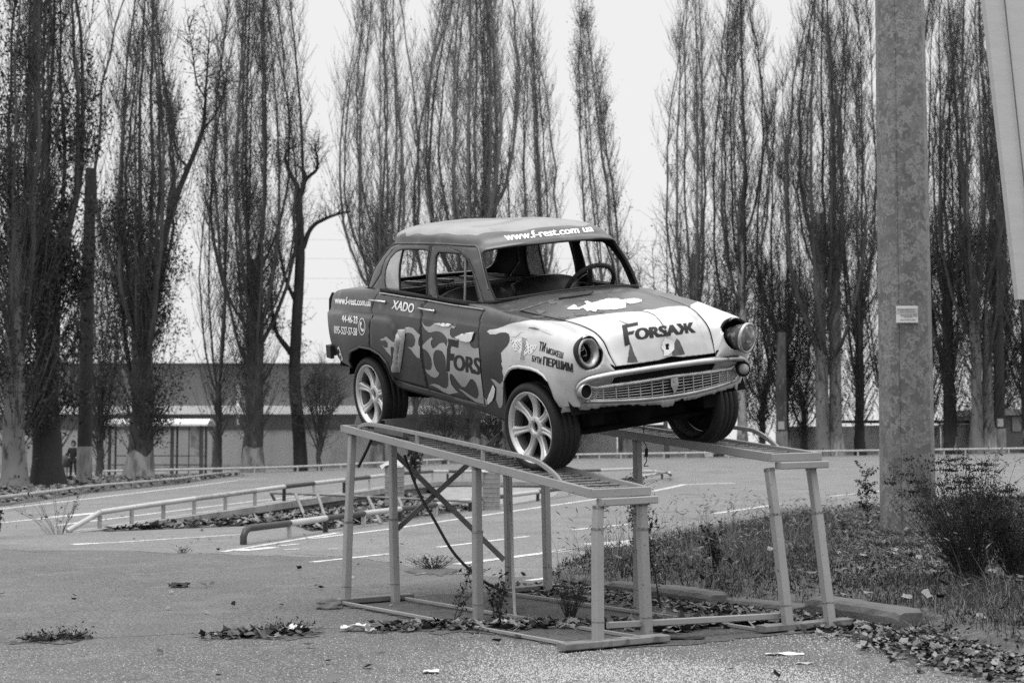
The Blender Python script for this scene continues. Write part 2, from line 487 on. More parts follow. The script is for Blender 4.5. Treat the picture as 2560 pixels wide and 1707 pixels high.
def lowdisp(p):
    x, y, z = p[:, 0], -p[:, 1], p[:, 2]
    q = p.copy()
    # rear wing standing proud of the doors
    zc = .628 - .16*sstep(-.85, -.45, x)**2
    xf = -.50 + .55*np.minimum(0, z - .50)
    m = sstep(0, .028, zc - z)*sstep(-.005, .03, xf - x)*sstep(.45, .6, y)*sstep(.02, .1, z)
    q[:, 1] -= .032*m
    # waist crease along the doors and wings
    q[:, 1] += .006*np.exp(-((z - (.665 - .03*x))/.022)**2)*(y > .6)*(x < 1.5)*sstep(-1.9, -1.6, x)
    # bonnet: raised spine, kinked fold, dented nose
    hood = (y < .5)*(x > .9)
    q[:, 2] += .012*np.exp(-(y/.06)**2)*sstep(1.0, 1.3, x)*hood
    q[:, 2] -= .016*np.exp(-((y - .02 - .25*(x - 1.5))/.035)**2)*np.exp(-((x - 1.62)/.09)**2)*hood
    q[:, 0] -= .014*np.exp(-((y - .01)/.05)**2 - ((z - .49)/.05)**2)*hood
    q[:, 2] -= .010*np.exp(-((y + .25)/.10)**2 - ((x - 1.05)/.10)**2)
    nz_ = np.array([noise.noise(Vector((a*4.3, b*4.3, c*4.3))) for a, b, c in p])
    q += (nz_*.0022)[:, None]*np.array([.4, -1, 1]) 
    return q
LB = Surf(LOW, lowdisp); 
# --- glasshouse and roof: rows go round from the middle of the windscreen along the side to the middle of the rear window; columns rise from the waist to the spine of the roof
K = [  # L0 waist, L1, L2 window tops, L3 gutter, L4, L5, L6 spine
 [(.758,0,.812), (.668,0,.985), (.568,0,1.155), (.520,0,1.192), (.43,0,1.250), (.25,0,1.298), (.05,0,1.312)],
 [(.730,.30,.803), (.635,.30,.975), (.528,.285,1.145), (.478,.275,1.182), (.39,.265,1.242), (.22,.20,1.293), (.02,0,1.312)],
 [(.625,.555,.785), (.525,.545,.955), (.405,.515,1.118), (.355,.500,1.160), (.285,.455,1.222), (.16,.32,1.283), (-.02,0,1.312)],
 [(.530,.630,.770), (.430,.612,.945), (.318,.572,1.108), (.268,.553,1.152), (.215,.510,1.216), (.10,.36,1.281), (-.06,0,1.312)],
 [(.25,.652,.772), (.19,.633,.95), (.12,.60,1.112), (.09,.585,1.160), (.06,.545,1.224), (.01,.38,1.286), (-.11,0,1.312)],
 [(-.20,.655,.786), (-.20,.638,.96), (-.20,.605,1.120), (-.20,.590,1.166), (-.20,.556,1.236), (-.19,.39,1.293), (-.19,0,1.312)],
 [(-.66,.652,.803), (-.64,.634,.97), (-.60,.602,1.122), (-.57,.585,1.165), (-.54,.552,1.238), (-.46,.40,1.294), (-.28,0,1.311)],
 [(-1.10,.640,.812), (-1.03,.618,.975), (-.93,.580,1.117), (-.87,.560,1.162), (-.84,.538,1.240), (-.71,.39,1.294), (-.40,0,1.312)],
 [(-1.42,.575,.815), (-1.31,.552,.975), (-1.15,.510,1.114), (-1.07,.488,1.160), (-1.03,.470,1.238), (-.86,.34,1.292), (-.48,0,1.312)],
 [(-1.56,.30,.820), (-1.43,.29,.985), (-1.26,.27,1.137), (-1.18,.265,1.182), (-1.13,.26,1.252), (-.95,.20,1.298), (-.56,0,1.312)],
 [(-1.59,0,.823), (-1.46,0,.99), (-1.29,0,1.147), (-1.21,0,1.191), (-1.16,0,1.258), (-.98,0,1.302), (-.60,0,1.312)],
]
def updisp(p):
    q = p.copy()
    x, y = p[:, 0], p[:, 1]
    top = sstep(1.24, 1.29, p[:, 2])
    q[:, 2] -= (.020*np.exp(-((x + .05)/.16)**2 - ((y + .28)/.14)**2) + .012*np.exp(-((x + .45)/.12)**2 - ((y - .1)/.2)**2))*top   # dents
    nz_ = np.array([noise.noise(Vector((a*5, b*5, c*5 + 9))) for a, b, c in p])
    q[:, 2] += nz_*.004*top
    return q
UP = Surf(K, updisp); UP.sgn = 1.0
for S_ in (LB, UP):                                     # outward normals
    c0 = S_.ev(np.array([S_.n*.5]), np.array([2.0]))[0]; n0 = S_.nrm(np.array([S_.n*.5]), np.array([2.0]))[0]
    if n0[1] > 0: S_.sgn = -1.0
px = lambda f, *l: [f(*q) for q in l]
BM_ = [paint, inner, light_vinyl, roof_m, vinyl]       # material slots of the body panels
# wheel openings, doors, lamp openings
ARCH_F = px(RT, (535,1350),(560,1270),(600,1190),(650,1125),(720,1088),(830,1070),(960,1090),(1080,1112),(1200,1160),(1310,1240),(1400,1360),(1480,1550)) 
uA = LB.uv(ARCH_F); hole_f = uA + [np.array([uA[-1][0] + .05, -.6]), np.array([uA[0][0] - .25, -.6])]
ARCH_R = [('u', 4.75, .02)] + px(R3, (242,170),(255,95),(330,58),(420,75),(500,122),(560,200),(605,300),(628,345))
uR = LB.uv(ARCH_R); hole_r = uR + [np.array([uR[-1][0], .35]), np.array([uR[-1][0] - .1, -.6]), np.array([uR[0][0], -.6])]
lamp_c = (1.69, .58, .505)
lamp_hole = [LB.cast3((3, -(.58 + .104*math.cos(a)), .505 + .104*math.sin(a)), (-1, 0, 0)) for a in np.linspace(0, 2*math.pi, 40, endpoint=False)]
DF = LB.uv(px(R1, (1062,903),(1018,950),(1000,1000)) + px(RF, (806,170),(820,560),(840,800),(890,1080),(925,1262),(1200,1345),(1500,1428),(1850,1522),(1815,1250),(1780,960),(1755,620),(1745,340),(1765,140),(1805,40)) + px(R1, (1612,1000),(1330,952)))
DR = LB.uv(px(R1, (1056,902),(1010,950),(996,1000)) + px(RF, (799,170),(813,560),(833,800),(883,1080),(918,1258),(650,1190),(400,1120)) + px(R3, (612,300),(567,200),(505,118)) + px(R1, (492,1385),(494,1100),(505,990),(530,900),(575,835),(800,862)))
BODY_LOW = [(0, 0)] + [(u, 0) for u in range(1, 19)] + [(18, v) for v in (1, 2, 3, 4, 5)] + [(u, 5) for u in range(17, 11, -1)] + [(12, 7), (11, 7), (11, 5)] + [(u, 5) for u in range(10, 5, -1)] + [(5.0, 5), (5.0, 7), (0, 7)]
fl = LB.uv(px(RT, (530,1340),(540,1260),(515,1170),(525,1100),(495,1010),(510,970),(490,800),(620,660),(660,580),(665,490),(640,430),(590,398),(480,400),(380,435),(275,435),(215,380),(260,345),(400,330),(520,290),(640,240),(850,195),(1000,170),(1200,160),(1500,170),(1690,186))) + [np.array(q) for q in ((14.2, 5.4), (18.6, 5.4), (18.6, -.6), (13.4, -.6))]
dk = [(7.0,-.6),(12.9,-.6)] + [tuple(q) for q in fl[:9]] + [(12.4,3.2),(11.6,3.3),(8,3.1),(5.2,3.0),(3,2.5),(3,-.6)]   # the wrapped lower half of the sides
body_low = panel(LB, BODY_LOW, [hole_f, hole_r, lamp_hole, DF, DR], [(dk, 4), (fl, 2)], h=.022)
# glasshouse
RWIN = UP.uv(px(R1, (645,785),(638,700),(648,600),(690,490),(750,425),(810,403),(1035,405),(1062,430),(1050,840),(1025,863),(680,803)))
FWIN = UP.uv(px(R1, (1152,860),(1132,700),(1136,480),(1162,430),(1385,445),(1450,505),(1500,640),(1556,900),(1530,928),(1185,880)))
RDF = UP.uv([('u', 7.55, -.3)] + px(R1, (600,645),(642,500),(722,400),(850,353),(1093,364)) + [('u', 5.22, -.3)])
FDF = UP.uv(px(R1, (1100,366),(1250,388),(1380,436),(1468,525),(1525,670),(1580,830)) + [('u', 3.10, -.3), ('u', 5.2, -.3)])
SCR = UP.uv(px(R1, (2100,355),(1900,372),(1700,402),(1620,420),(1588,445),(1590,500),(1620,600),(1660,760),(1712,880))) + [np.array([2.30, .10]), np.array([2.0, .05]), np.array([1.0, .08]), np.array([0, .10]), np.array([0, 1.95])]
BACK = chaikin([(8.05, .5), (8.05, 1.75), (8.8, 1.85), (10.6, 1.85), (10.6, .25), (8.6, .25)], 2)
rg = random.Random(5)
roof_sheen = [np.array(q) for q in chaikin([(-.6, 3.9), (.4, 4.1), (1.0, 3.8), (1.5, 4.2), (2.3, 4.3), (2.9, 4.05), (3.4, 4.2), (4.2, 4.0), (4.9, 4.15), (5.5, 3.75), (6.1, 4.1), (6.5, 3.55), (6.8, 4.2), (7.2, 3.45), (7.7, 4.1), (8.2, 3.9), (9, 4.0), (10.8, 3.8), (10.8, 6.6), (-.6, 6.6)], 2)]  # paler roof top: sky reflection painted in, with some dust
body_up = panel(UP, [(u, 0) for u in range(11)] + [(10, v) for v in range(1, 7)] + [(u, 6) for u in range(9, -1, -1)] + [(0, v) for v in range(5, 0, -1)], [SCR, BACK, RDF, FDF], [(roof_sheen, 3)], h=.026)
shell = pmesh('body', [body_low, body_up], BM_, both=True)
shell['label'] = 'dented body shell with worn dark paint and pale wrapped front wings'
hood_line = LB.uv(px(R2, (375,1020),(560,985),(750,962),(950,940),(1100,930)))
hood_reg = hood_line + [np.array([hood_line[-1][0] + .02, 7.4]), np.array([18.6, 7.4]), np.array([18.6, 4.6]), np.array([hood_line[0][0], 4.6])]
hood = panel(LB, [(12.02, 7)] + [(12.02, 5.1)] + [(u, 5.06) for u in range(13, 18)] + [(18, 5.06), (18, 7)], [], [(hood_reg, 2)], h=.022)
hd = pmesh('hood', [hood], BM_, both=True)
hd['label'] = 'creased bonnet, dark peeling paint behind and pale vinyl in front'
def mk_door(low, fr, win, mirror):
    a = panel(LB, inset(resample(low, .03, LB.su, LB.sv), .005, LB.su, LB.sv), [], [([(7.0,-.6),(13,-.6),(12.6,3.25),(8,3.1),(5.2,3.0)], 4)], h=.022)
    b = panel(UP, inset(resample(fr, .03, UP.su, UP.sv), .005, UP.su, UP.sv), [win], h=.02)
    return pmesh('door', [a, b], BM_, mirror=mirror)
doors = {}
for sgn in (False, True):
    doors['f', sgn] = mk_door(DF, FDF, FWIN, sgn)
    doors['r', sgn] = mk_door(DR, RDF, RWIN, sgn)

def spt(S, uv, off=0.0):
    p = S.ev(np.array([uv[0]]), np.array([uv[1]]))[0]
    return Vector(p + S.nrm(np.array([uv[0]]), np.array([uv[1]]))[0]*off)
def mirv(pts): return [Vector((p[0], -p[1], p[2])) for p in pts]
def both_sides(name, fn, mats, parents):
    for par, mir in parents:
        mb = MB(); fn(mb, mir)
        mb.build(name, mats, par, CARZ)
def sweep_uv(S, uvs, off, rad, mirror, n=6, mi=0, mb=None, mid=None):
    pts = [spt(S, q, off) for q in uvs]
    if mirror: pts = mirv(pts)
    mb.tube(pts, rad, n, mi)
bar_m = M('worn vent bar', .16, .5, .3, 12)
shell_m = M('dark lamp shell', .035, .45, .4, 14, spots=[(20, .6, .06, .2)])
# gutter, waist strips, window seals, arch lips
for mir in (False, True):
    mb = MB(); sweep_uv(UP, [(2.62, .5), (2.62, 1.2), (2.62, 2.0), (2.66, 2.6)] + [(u, 3.0) for u in np.arange(2.85, 7.2, .15)] + [(7.35, 2.9), (7.5, 2.6), (7.62, 2.0), (7.72, 1.2), (7.8, .4), (7.82, .05)], .003, .007, mir, mb=mb)
    mb.build('rain_gutter', paint, shell, CARZ)
    mb = MB()
    q = resample(LB.uv(px(R1, (592,836),(800,868),(1058,906))), .05, LB.su, LB.sv, False); sweep_uv(LB, q, .006, .0065, mir, mb=mb)
    mb.build('waist_strip', chrome, doors['r', mir], CARZ)
    mb = MB()
    q = resample(LB.uv(px(R1, (1064,908),(1330,956),(1612,1000))), .05, LB.su, LB.sv, False); sweep_uv(LB, q, .006, .0065, mir, mb=mb)
    mb.build('waist_strip', chrome, doors['f', mir], CARZ)
    for k, win in (('f', FWIN), ('r', RWIN)):
        mb = MB(); w = resample(win, .03, UP.su, UP.sv); sweep_uv(UP, w + w[:1], -.004, .008, mir, mb=mb)
        mb.build('window_seal', black_m, doors[k, mir], CARZ)
    mb = MB(); _q = resample(uA[:-1], .03, LB.su, LB.sv, False); sweep_uv(LB, _q, -.002, [.004 + .009*math.sin(math.pi*min(1, max(0, i/(len(_q)-1))))**.5 for i in range(len(_q))], mir, 8, mb=mb); mb.build('wheel_arch_lip', light_vinyl, shell, CARZ)
    mb = MB(); sweep_uv(LB, resample(uR, .03, LB.su, LB.sv, False), -.002, .009, mir, 8, mb=mb); mb.build('wheel_arch_lip', vinyl, shell, CARZ)
    # window bars and the grimy rear quarter panes
    s = -1 if not mir else 1
    def ubar(a, b, r, par, m=black_m):
        p, q = UP.uv([R1(*a)])[0], UP.uv([R1(*b)])[0]
        P = [spt(UP, p + (q - p)*t, -.008) for t in np.linspace(0, 1, 6)]
        mb = MB(); mb.tube(mirv(P) if mir else P, r, 6); mb.build('window_bar', m, par, CARZ)
    ubar((808,405), (778,822), .009, doors['r', mir]); ubar((1418,462), (1408,905), .008, doors['f', mir], bar_m)
    pane = UP.uv(px(R1, (645,785),(638,700),(648,600),(690,490),(750,425),(806,405),(776,818),(680,803)))
    pmesh('window_pane', [panel(UP, pane, [], h=.03, thick=.004, mats=0)], [glass_m], doors['r', mir], mirror=mir)
# windscreen and rear screen rims
mb = MB(); w = resample(SCR, .04, UP.su, UP.sv)[:-1]
for mir in (False, True): sweep_uv(UP, [q for q in resample(SCR[:-2] + [SCR[-2]], .04, UP.su, UP.sv, False)], -.002, .008, mir, mb=mb)
for mir in (False, True): sweep_uv(UP, [q for q in resample([np.array([0, 1.95])] + SCR[:1], .04, UP.su, UP.sv, False)], -.002, .008, mir, mb=mb)
mb.build('windscreen_rim', rubber, shell, CARZ)
# door handles, keyed to the door skins
for k, a, b, par in (('f', (985,985), (1120,1012), 'f'), ('r', (505,908), (640,925), 'r')):
    for mir in (False, True):
        ua, ub = LB.uv([R1(*a), R1(*b)])
        P = [spt(LB, ua + (ub - ua)*t, o) for t, o in ((0, .004), (.04, .022), (.2, .030), (.6, .032), (.95, .028), (1, .012))]
        mb = MB(); mb.tube(mirv(P) if mir else P, [.009, .011, .0085, .008, .0105, .006], 8)
        q0 = spt(LB, ub, .001); q0 = Vector((q0.x, -q0.y, q0.z)) if mir else q0
        mb.lathe([(0, .0), (.016, .0), (.014, .012), (0, .014)], 12, 0, Matrix.Translation(q0) @ Matrix.Rotation(R(90 if not mir else -90), 4, 'X'))
        mb.build('handle', chrome, doors[par, mir], CARZ)
# ribbed stone guard on the front edge of each rear wing
gl = px(R1, (755,1185),(800,1178),(840,1185)); 
for mir in (False, True):
    mb = MB()
    L = LB.uv(px(RF, (415,285),(400,420),(370,640),(345,820),(325,980))); Rr = LB.uv(px(RF, (552,278),(545,420),(515,640),(490,820),(465,985)))
    Lr, Rs = resample(L, .02, LB.su, LB.sv, False), resample(Rr, .02, LB.su, LB.sv, False)
    n = 34
    ev_ = lambda l, t: l[0] if t <= 0 else (l[-1] if t >= 1 else (lambda i, f: l[i]*(1-f) + l[i+1]*f)(int(t*(len(l)-1)), t*(len(l)-1) - int(t*(len(l)-1))))
    rows_ = []
    for i in range(n + 1):
        t = i/n; a, b = ev_(Lr, t), ev_(Rs, t)
        rib = .0018 if i % 5 == 4 else 0
        end = math.sqrt(max(0, 1 - (abs(t - .5)*2)**12))
        P = [spt(LB, a + (b-a)*w_, (.004 + .018*math.sin(math.pi*min(1, max(0, w_)))**.6*end + rib*end)) for w_ in np.linspace(0, 1, 9)]
        rows_.append(mirv(P) if mir else P)
    V = [p for r_ in rows_ for p in r_]
    mb.add(V, [(i*9+j, i*9+j+1, (i+1)*9+j+1, (i+1)*9+j) for i in range(n) for j in range(8)], 0, True)
    g = mb.build('stone_guard', flame_m, doors['r', mir], CARZ)
# --- nose
def nose_x(y): return 1.765 - .30*y*y
mb = MB()
bar = [(1.665,.655,.262), (1.668,.66,.285), (1.675,.648,.315), (1.695,.61,.337), (1.715,.55,.348), (1.735,.45,.356), (1.755,.3,.362), (1.768,.15,.366), (1.772,0,.368)]
full = [Vector((x, -y, z)) for x, y, z in bar] + [Vector((x, y, z)) for x, y, z in bar[-2::-1]]
cv = [Vector(p) for p in catmull(np.array([tuple(p) for p in full]), np.linspace(0, len(full)-1, 90))]
prof = [(-.012,-.022), (.012,-.024), (.026,-.012), (.030,.004), (.022,.018), (.006,.026), (-.012,.028)]
vs, n = [], len(prof)
for i, p in enumerate(cv):
    d = (cv[min(i+1, 89)] - cv[max(i-1, 0)]).normalized()
    out = Vector((1, .9*p.y if abs(p.y) > .5 else .4*p.y, 0)).normalized(); out = (out - d*out.dot(d)).normalized()
    upv = d.cross(out); upv = upv if (upv.z > 0 or abs(upv.z) < .2 and abs(upv.y) > .5 and upv.y*p.y > 0) else -upv
    if abs(p.y) > .64 and upv.y*p.y < 0: upv = -upv
    vs += [p + out*a*.8 + upv*b*.8 for a, b in prof]
mb.add(vs, [(i*n+k, i*n+k+1, (i+1)*n+k+1, (i+1)*n+k) for i in range(89) for k in range(n-1)], 0, True)
mb.build('nose_moulding', chrome, car, CARZ)
# grille: frame and bars
mb = MB()
gtop = lambda y: .300 - .02*abs(y)/.6 + (.012 if abs(y) > .55 else 0); gbot = lambda y: .170 + .030*(abs(y)/.6)**2
ys = np.linspace(-.60, .60, 49)
def strip(zf, r, a, b, off=0.0):
    mb.tube([(nose_x(y) + off - .004, y, zf(y)) for y in np.linspace(a, b, 40)], r, 6)
strip(lambda y: gtop(y) - .004, .014, -.60, .56, .004); strip(lambda y: gbot(y), .013, -.60, .58, .004)
for k in range(1, 6): strip(lambda y, k=k: gbot(y) + (gtop(y) - gbot(y) - .01)*k/6.0, .0034, -.555, .545)
for j in range(-6, 7):
    y = j*.082
    mb.bar((nose_x(y) - .004, y, gbot(y)), (nose_x(y) - .004, y, gtop(y)), .0075, .012, (1, 0, 0))
for s in (-1, 1):
    y = s*.575
    mb.tube([(nose_x(y)-.003, y, gbot(y)), (nose_x(y)+.006, s*.60, .225), (nose_x(y), s*.585, .265), (nose_x(y)-.003, s*.565, gtop(y))], .013, 8)
mb.add([(nose_x(0)+.012, -.028, .29), (nose_x(0)+.012, .028, .29), (nose_x(0)+.014, .030, .24), (nose_x(0)+.010, 0, .185), (nose_x(0)+.014, -.030, .24)], [(0, 1, 2, 3, 4)], 0)
gr = mb.build('grille', steel_dull, car, CARZ)
# dark void behind the grille, torn sheet-metal apron below
mb = MB()
pts = [(nose_x(y)-.07, y) for y in np.linspace(-.62, .62, 20)]
for (x0, y0), (x1, y1) in zip(pts, pts[1:]): mb.add([(x0, y0, .16), (x1, y1, .16), (x1, y1, .42), (x0, y0, .42)], [(0, 1, 2, 3)])
mb.build('grille_backing', inner, gr, CARZ)
mb = MB()
rg = random.Random(3)
N_ = 70; top, mid, bot = [], [], []
for i in range(N_ + 1):
    y = -.70 + 1.34*i/N_
    jag = rg.uniform(-.006, .006) + (.022 if 0 < y < .07 else 0) - (.012 if -.1 < y < 0 else 0) + (-.03 if y > .57 else 0)
    zt = gbot(y) - .006 if abs(y) < .62 else .19 - (abs(y) - .62)*.2
    x = nose_x(y) - (.10*(abs(y)-.6)/.1 if abs(y) > .6 else 0)
    top.append((x - .006, y, zt)); mid.append((x + .012, y, zt - .016)); bot.append((x - .004, y, zt - .036 + jag - .012*math.cos(y*9)*(y < .05)))
k = N_ + 1
mb.add(top + mid + bot, [(i, i+1, k+i+1, k+i) for i in range(N_)] + [(k+i, k+i+1, 2*k+i+1, 2*k+i) for i in range(N_)], 0, True)
ap = mb.build('torn_apron', M('scraped apron paint', .20, .45, .3, 6, spots=[(14, .60, .06, .12)]), car, CARZ)
# indicator lamps: socket left empty on one side
for s in (-1, 1):
    mb = MB(); mt = Matrix.Translation((1.695, s*.625, .268)) @ Matrix.Rotation(R(90), 4, 'Y') @ Matrix.Rotation(R(8*s), 4, 'X')
    mb.lathe([(.050, -.03), (.052, .004), (.046, .012), (.040, .006), (.036, -.02), (0, -.022)], 24, 0, mt)
    ind = mb.build('indicator_lamp', [inner if s > 0 else steel_dull], car, CARZ)
    if s < 0:
        mb = MB(); mb.lathe([(.040, .010), (.034, -.012), (0, -.014)], 24, 0, mt); mb.build('lamp_socket', inner, ind, CARZ)
    if s > 0:
        mb = MB(); mb.lathe([(.036, 0), (.034, .018), (.024, .026), (.022, .032), (0, .034)], 24, 0, mt); mb.build('lens', flame_m, ind, CARZ)
# head lamps: near one gutted, far one popped out of its bucket
hx = 1.692
for s in (-1, 1):
    mt = Matrix.Translation((hx - .016, s*.58, .505)) @ Matrix.Rotation(R(90), 4, 'Y') @ Matrix.Rotation(R(14*s), 4, 'X') @ Matrix.Rotation(R(-6), 4, 'Y')
    mb = MB(); mb.lathe([(.100, -.06), (.108, -.02), (.111, .004), (.106, .010), (.096, .006), (.090, -.004)], 40, 0, mt)
    hl = mb.build('headlight', [black_m], car, CARZ)
    mb = MB()
    if s < 0: mb.lathe([(.094, .008), (.086, .016), (.074, .006), (.062, -.012), (.057, -.03)], 40, 0, mt); mb.build('reflector_ring', steel_dull, hl, CARZ)
    mb = MB(); mb.lathe([(.098, -.004), (.075, -.06), (.05, -.11), (0, -.13)], 32, 0, mt); mb.build('lamp_bucket', inner, hl, CARZ)
    if s < 0:
        mb = MB()
        for a, b in (((.02, -.045), (-.03, -.01)), ((-.03, -.035), (.015, -.04)), ((.03, .03), (.01, -.05)), ((.035, 0), (.0, .02))):
            mb.tube([mt @ Vector((a[1], a[0], -.05)), mt @ Vector((.5*(a[1]+b[1])+.006, .5*(a[0]+b[0]), -.03)), mt @ Vector((b[1], b[0], -.045))], .002, 5)
        mb.build('loose_wire', steel_dull, hl, CARZ)
    else:
        m2 = Matrix.Translation((hx + .055, s*.612, .480)) @ Matrix.Rotation(R(90), 4, 'Y') @ Matrix.Rotation(R(-19), 4, 'X') @ Matrix.Rotation(R(6), 4, 'Y')
        mb = MB(); mb.lathe([(.045, -.14), (.075, -.07), (.090, -.015), (.092, 0), (.100, .002), (.101, .018), (.092, .026), (.087, .018)], 40, 0, m2); unit = mb.build('lamp_unit', [shell_m], hl, CARZ); mb = MB(); mb.lathe([(.092, .0), (.101, .004), (.102, .018), (.092, .028), (.086, .020)], 40, 0, m2); mb.build('lamp_rim', steel_dull, hl, CARZ)
        mb = MB(); mb.lathe([(.089, .016), (.080, .026), (.05, .038), (0, .044)], 36, 0, m2); mb.build('lens', M('lamp lens with painted glints', .13, .10, .5, 30, metal=.3, spots=[(22, .60, .03, .55)]), hl, CARZ)  # pale spots in the lens colour are painted highlights
# bumper stub, tail lamps
mb = MB()
for s in (-1, 1):
    mb.bar((-1.87, s*.722, .285), (-1.99, s*.705, .285), .03, .105); mb.bar((-1.975, s*.712, .285), (-2.07, s*.60, .285), .03, .10); mb.bar((-2.065, s*.61, .285), (-2.08, s*.28, .285), .03, .095)
mb.bar((-2.083, -.3, .285), (-2.083, .3, .285), .03, .094)
mb.build('rear_bumper', black_m, car, CARZ)
for s in (-1, 1):
    mb = MB(); mb.tube([(-1.985, s*.625, .755), (-2.015, s*.63, .70), (-2.022, s*.635, .60), (-2.005, s*.635, .50)], [.012, .022, .022, .012], 8)
    mb.build('tail_lamp', black_m, car, CARZ)
# wiper
mb = MB(); P = [spt(LB, q, .008) for q in LB.uv(px(RW, (1090,842),(1300,815),(1600,770),(1850,748)))]
mb.tube(P, .006, 6); mb.tube([P[-1], P[-1] + Vector((-.01, .03, .012))], .007, 6)
mb.build('wiper', black_m, car, CARZ)
# --- cabin, underbody, wheels
mb = MB()
mb.box(-1.30, .75, -.66, .66, .10, .13)                                     # floor
mb.box(.70, .76, -.66, .66, .10, .70)                                       # bulkhead
mb.add([(.80, -.56, .745), (.80, .56, .745), (.60, .60, .745), (.60, -.60, .745), (.55, -.6, .55), (.55, .6, .55)], [(0, 1, 2, 3), (3, 2, 5, 4)])   # dash
mb.box(-1.46, -1.28, -.58, .58, .10, .70)                                   # rear bulkhead
mb.build('cabin_floor', inner, car, CARZ)
mb = MB()
mb.add([(-1.02, -.60, .80), (-1.02, .60, .80), (-1.48, .50, .822), (-1.48, -.50, .822)], [(0, 1, 2, 3)])
for k in range(5):
    y = -.5 + .25*k
    mb.box(-1.40, -1.10, y - .02, y + .02, .815, .838, 1)
mb.box(-1.04, -1.0, -.6, .6, .785, .81, 1)
mb.build('parcel_shelf', [inner, paint], car, CARZ)
def cushion(mb, x0, x1, y0, y1, z0, z1, lean, bulge=.03, n=8):
    V, F = [], []
    for side_ in (0, 1):
        for i in range(n+1):
            for j in range(n+1):
                a, b = i/n, j/n
                e = (1 - (2*a-1)**6)*(1 - (2*b-1)**6)
                y = y0 + (y1-y0)*a; z = z0 + (z1-z0)*b - .05*(abs(2*a-1)**3)*(b > .5)*(2*b-1)
                xb = x0 - lean*b
                V.append((xb + (x1-x0)*(.5 + (.5 if side_ else -.5)*(.45 + .55*e)) + (bulge if side_ else 0)*e, y, z))
    m = (n+1)**2; Q = lambda i, j: i*(n+1)+j
    for i in range(n):
        for j in range(n):
            F.append((Q(i, j), Q(i+1, j), Q(i+1, j+1), Q(i, j+1))); F.append((m+Q(i, j), m+Q(i, j+1), m+Q(i+1, j+1), m+Q(i+1, j)))
    for i in range(n):
        for a, b in ((Q(i, 0), Q(i+1, 0)), (Q(i, n), Q(i+1, n)), (Q(0, i), Q(0, i+1)), (Q(n, i), Q(n, i+1))): F.append((a, b, m+b, m+a))
    mb.add(V, F, 0, True)
for y0, y1, z1 in ((-.58, -.05, .84), (.02, .58, .87)):
    t = MB(); cushion(t, -.10, .02, y0, y1, .28, z1, .16)
    t.box(-.1, .45, y0, y1, .13, .33)
    t.build('front_seat', seat_m, car, CARZ)
t = MB(); cushion(t, -.95, -.80, -.60, .60, .3, .80, .12); t.box(-.9, -.5, -.6, .6, .13, .36); t.build('rear_seat', seat_m, car, CARZ)
# steering wheel with a shaggy cover
sw = Matrix.Translation((.36, .33, .80)) @ Matrix.Rotation(R(-52), 4, 'Y')
mb = MB()
ring = [sw @ Vector((.195*math.cos(a), .195*math.sin(a), 0)) for a in np.linspace(0, 2*math.pi, 41)]
mb.tube(ring, .0165, 8, 0)
mb.tube([sw @ Vector((.13*math.cos(a), .13*math.sin(a), .01)) for a in np.linspace(-2.6, -.5, 20)], .004, 6, 1)
for a in (R(200), R(-20), R(90)): mb.bar(sw @ Vector((0, 0, -.02)), sw @ Vector((.19*math.cos(a), .19*math.sin(a), 0)), .03, .01, mi=0)
mb.tube([sw @ Vector((0, 0, .02)), sw @ Vector((0, 0, -.35))], .03, 10, 0)
rg = random.Random(8)
for k in range(900):                                                          # tufts of the cover
    a = rg.choice([rg.uniform(-.4, .9), rg.uniform(1.6, 2.6), rg.uniform(3, 4.2)])
    b = rg.uniform(0, 2*math.pi)
    c = Vector((math.cos(a), math.sin(a), 0)); o = c*math.cos(b) + Vector((0, 0, 1))*math.sin(b)
    p = sw @ (c*.195 + o*.015); q = sw @ (c*.195 + o*.034 + Vector((rg.uniform(-.01, .01), rg.uniform(-.01, .01), rg.uniform(-.01, .01))))
    s_ = Vector((rg.uniform(-1, 1), rg.uniform(-1, 1), rg.uniform(-1, 1))).normalized()*.0018
    mb.add([p - s_, p + s_, q], [(0, 1, 2)], 0)
mb.build('steering_wheel', [fur_m, chrome], car, CARZ, fix=False)
# underbody
mb = MB()
mb.box(-1.9, 1.60, -.50, .50, .10, .22)
mb.box(.75, 1.56, -.40, .40, .18, .52)
mb.box(-1.95, -1.45, -.62, .62, .16, .60)
for s in (-1, 1):
    mb.box(-1.6, 1.55, s*.45 - .05, s*.45 + .05, .02, .12)                     # frame rails
    for xc, x0, x1, zt in ((1.185, .80, 1.50, .56), (-1.185, -1.62, -.74, .66)):
        mb.box(x0, x1, s*.50 - .01, s*.50 + .01, .05, zt)                     # inner wheel well
        P = [(xc + .46*math.cos(a), .46*math.sin(a) + .0) for a in np.linspace(R(15), R(165), 14)]
        for (xa, za), (xb, zb) in zip(P, P[1:]): mb.add([(xa, s*.50, za), (xb, s*.50, zb), (xb, s*.695, zb), (xa, s*.695, za)], [(0, 1, 2, 3)])
mb.tube([(-1.185, -.62, 0), (-1.185, 0, .0), (-1.185, .62, 0)], .045, 10)
mb.lathe([(0, -.14), (.11, -.10), (.14, 0), (.11, .10), (0, .14)], 16, 0, Matrix.Translation((-1.185, 0, 0)) @ Matrix.Rotation(R(90), 4, 'Y'))
mb.tube([(1.185, -.60, -.02), (1.2, -.3, -.06), (1.2, .3, -.06), (1.185, .60, -.02)], .04, 8)
mb.tube([(1.33, -.58, -.05), (1.33, .58, -.05)], .018, 8)
mb.box(1.08, 1.32, -.42, .42, -.07, .10)                                      # cross-member
mb.lathe([(0, -.02), (.13, .0), (.17, .10), (.17, .3)], 14, 0, Matrix.Translation((1.25, 0, -.06)))   # sump
mb.tube([(1.0, .22, .0), (.2, .25, -.0), (-.6, .28, .02), (-1.9, .3, .1)], .028, 8)
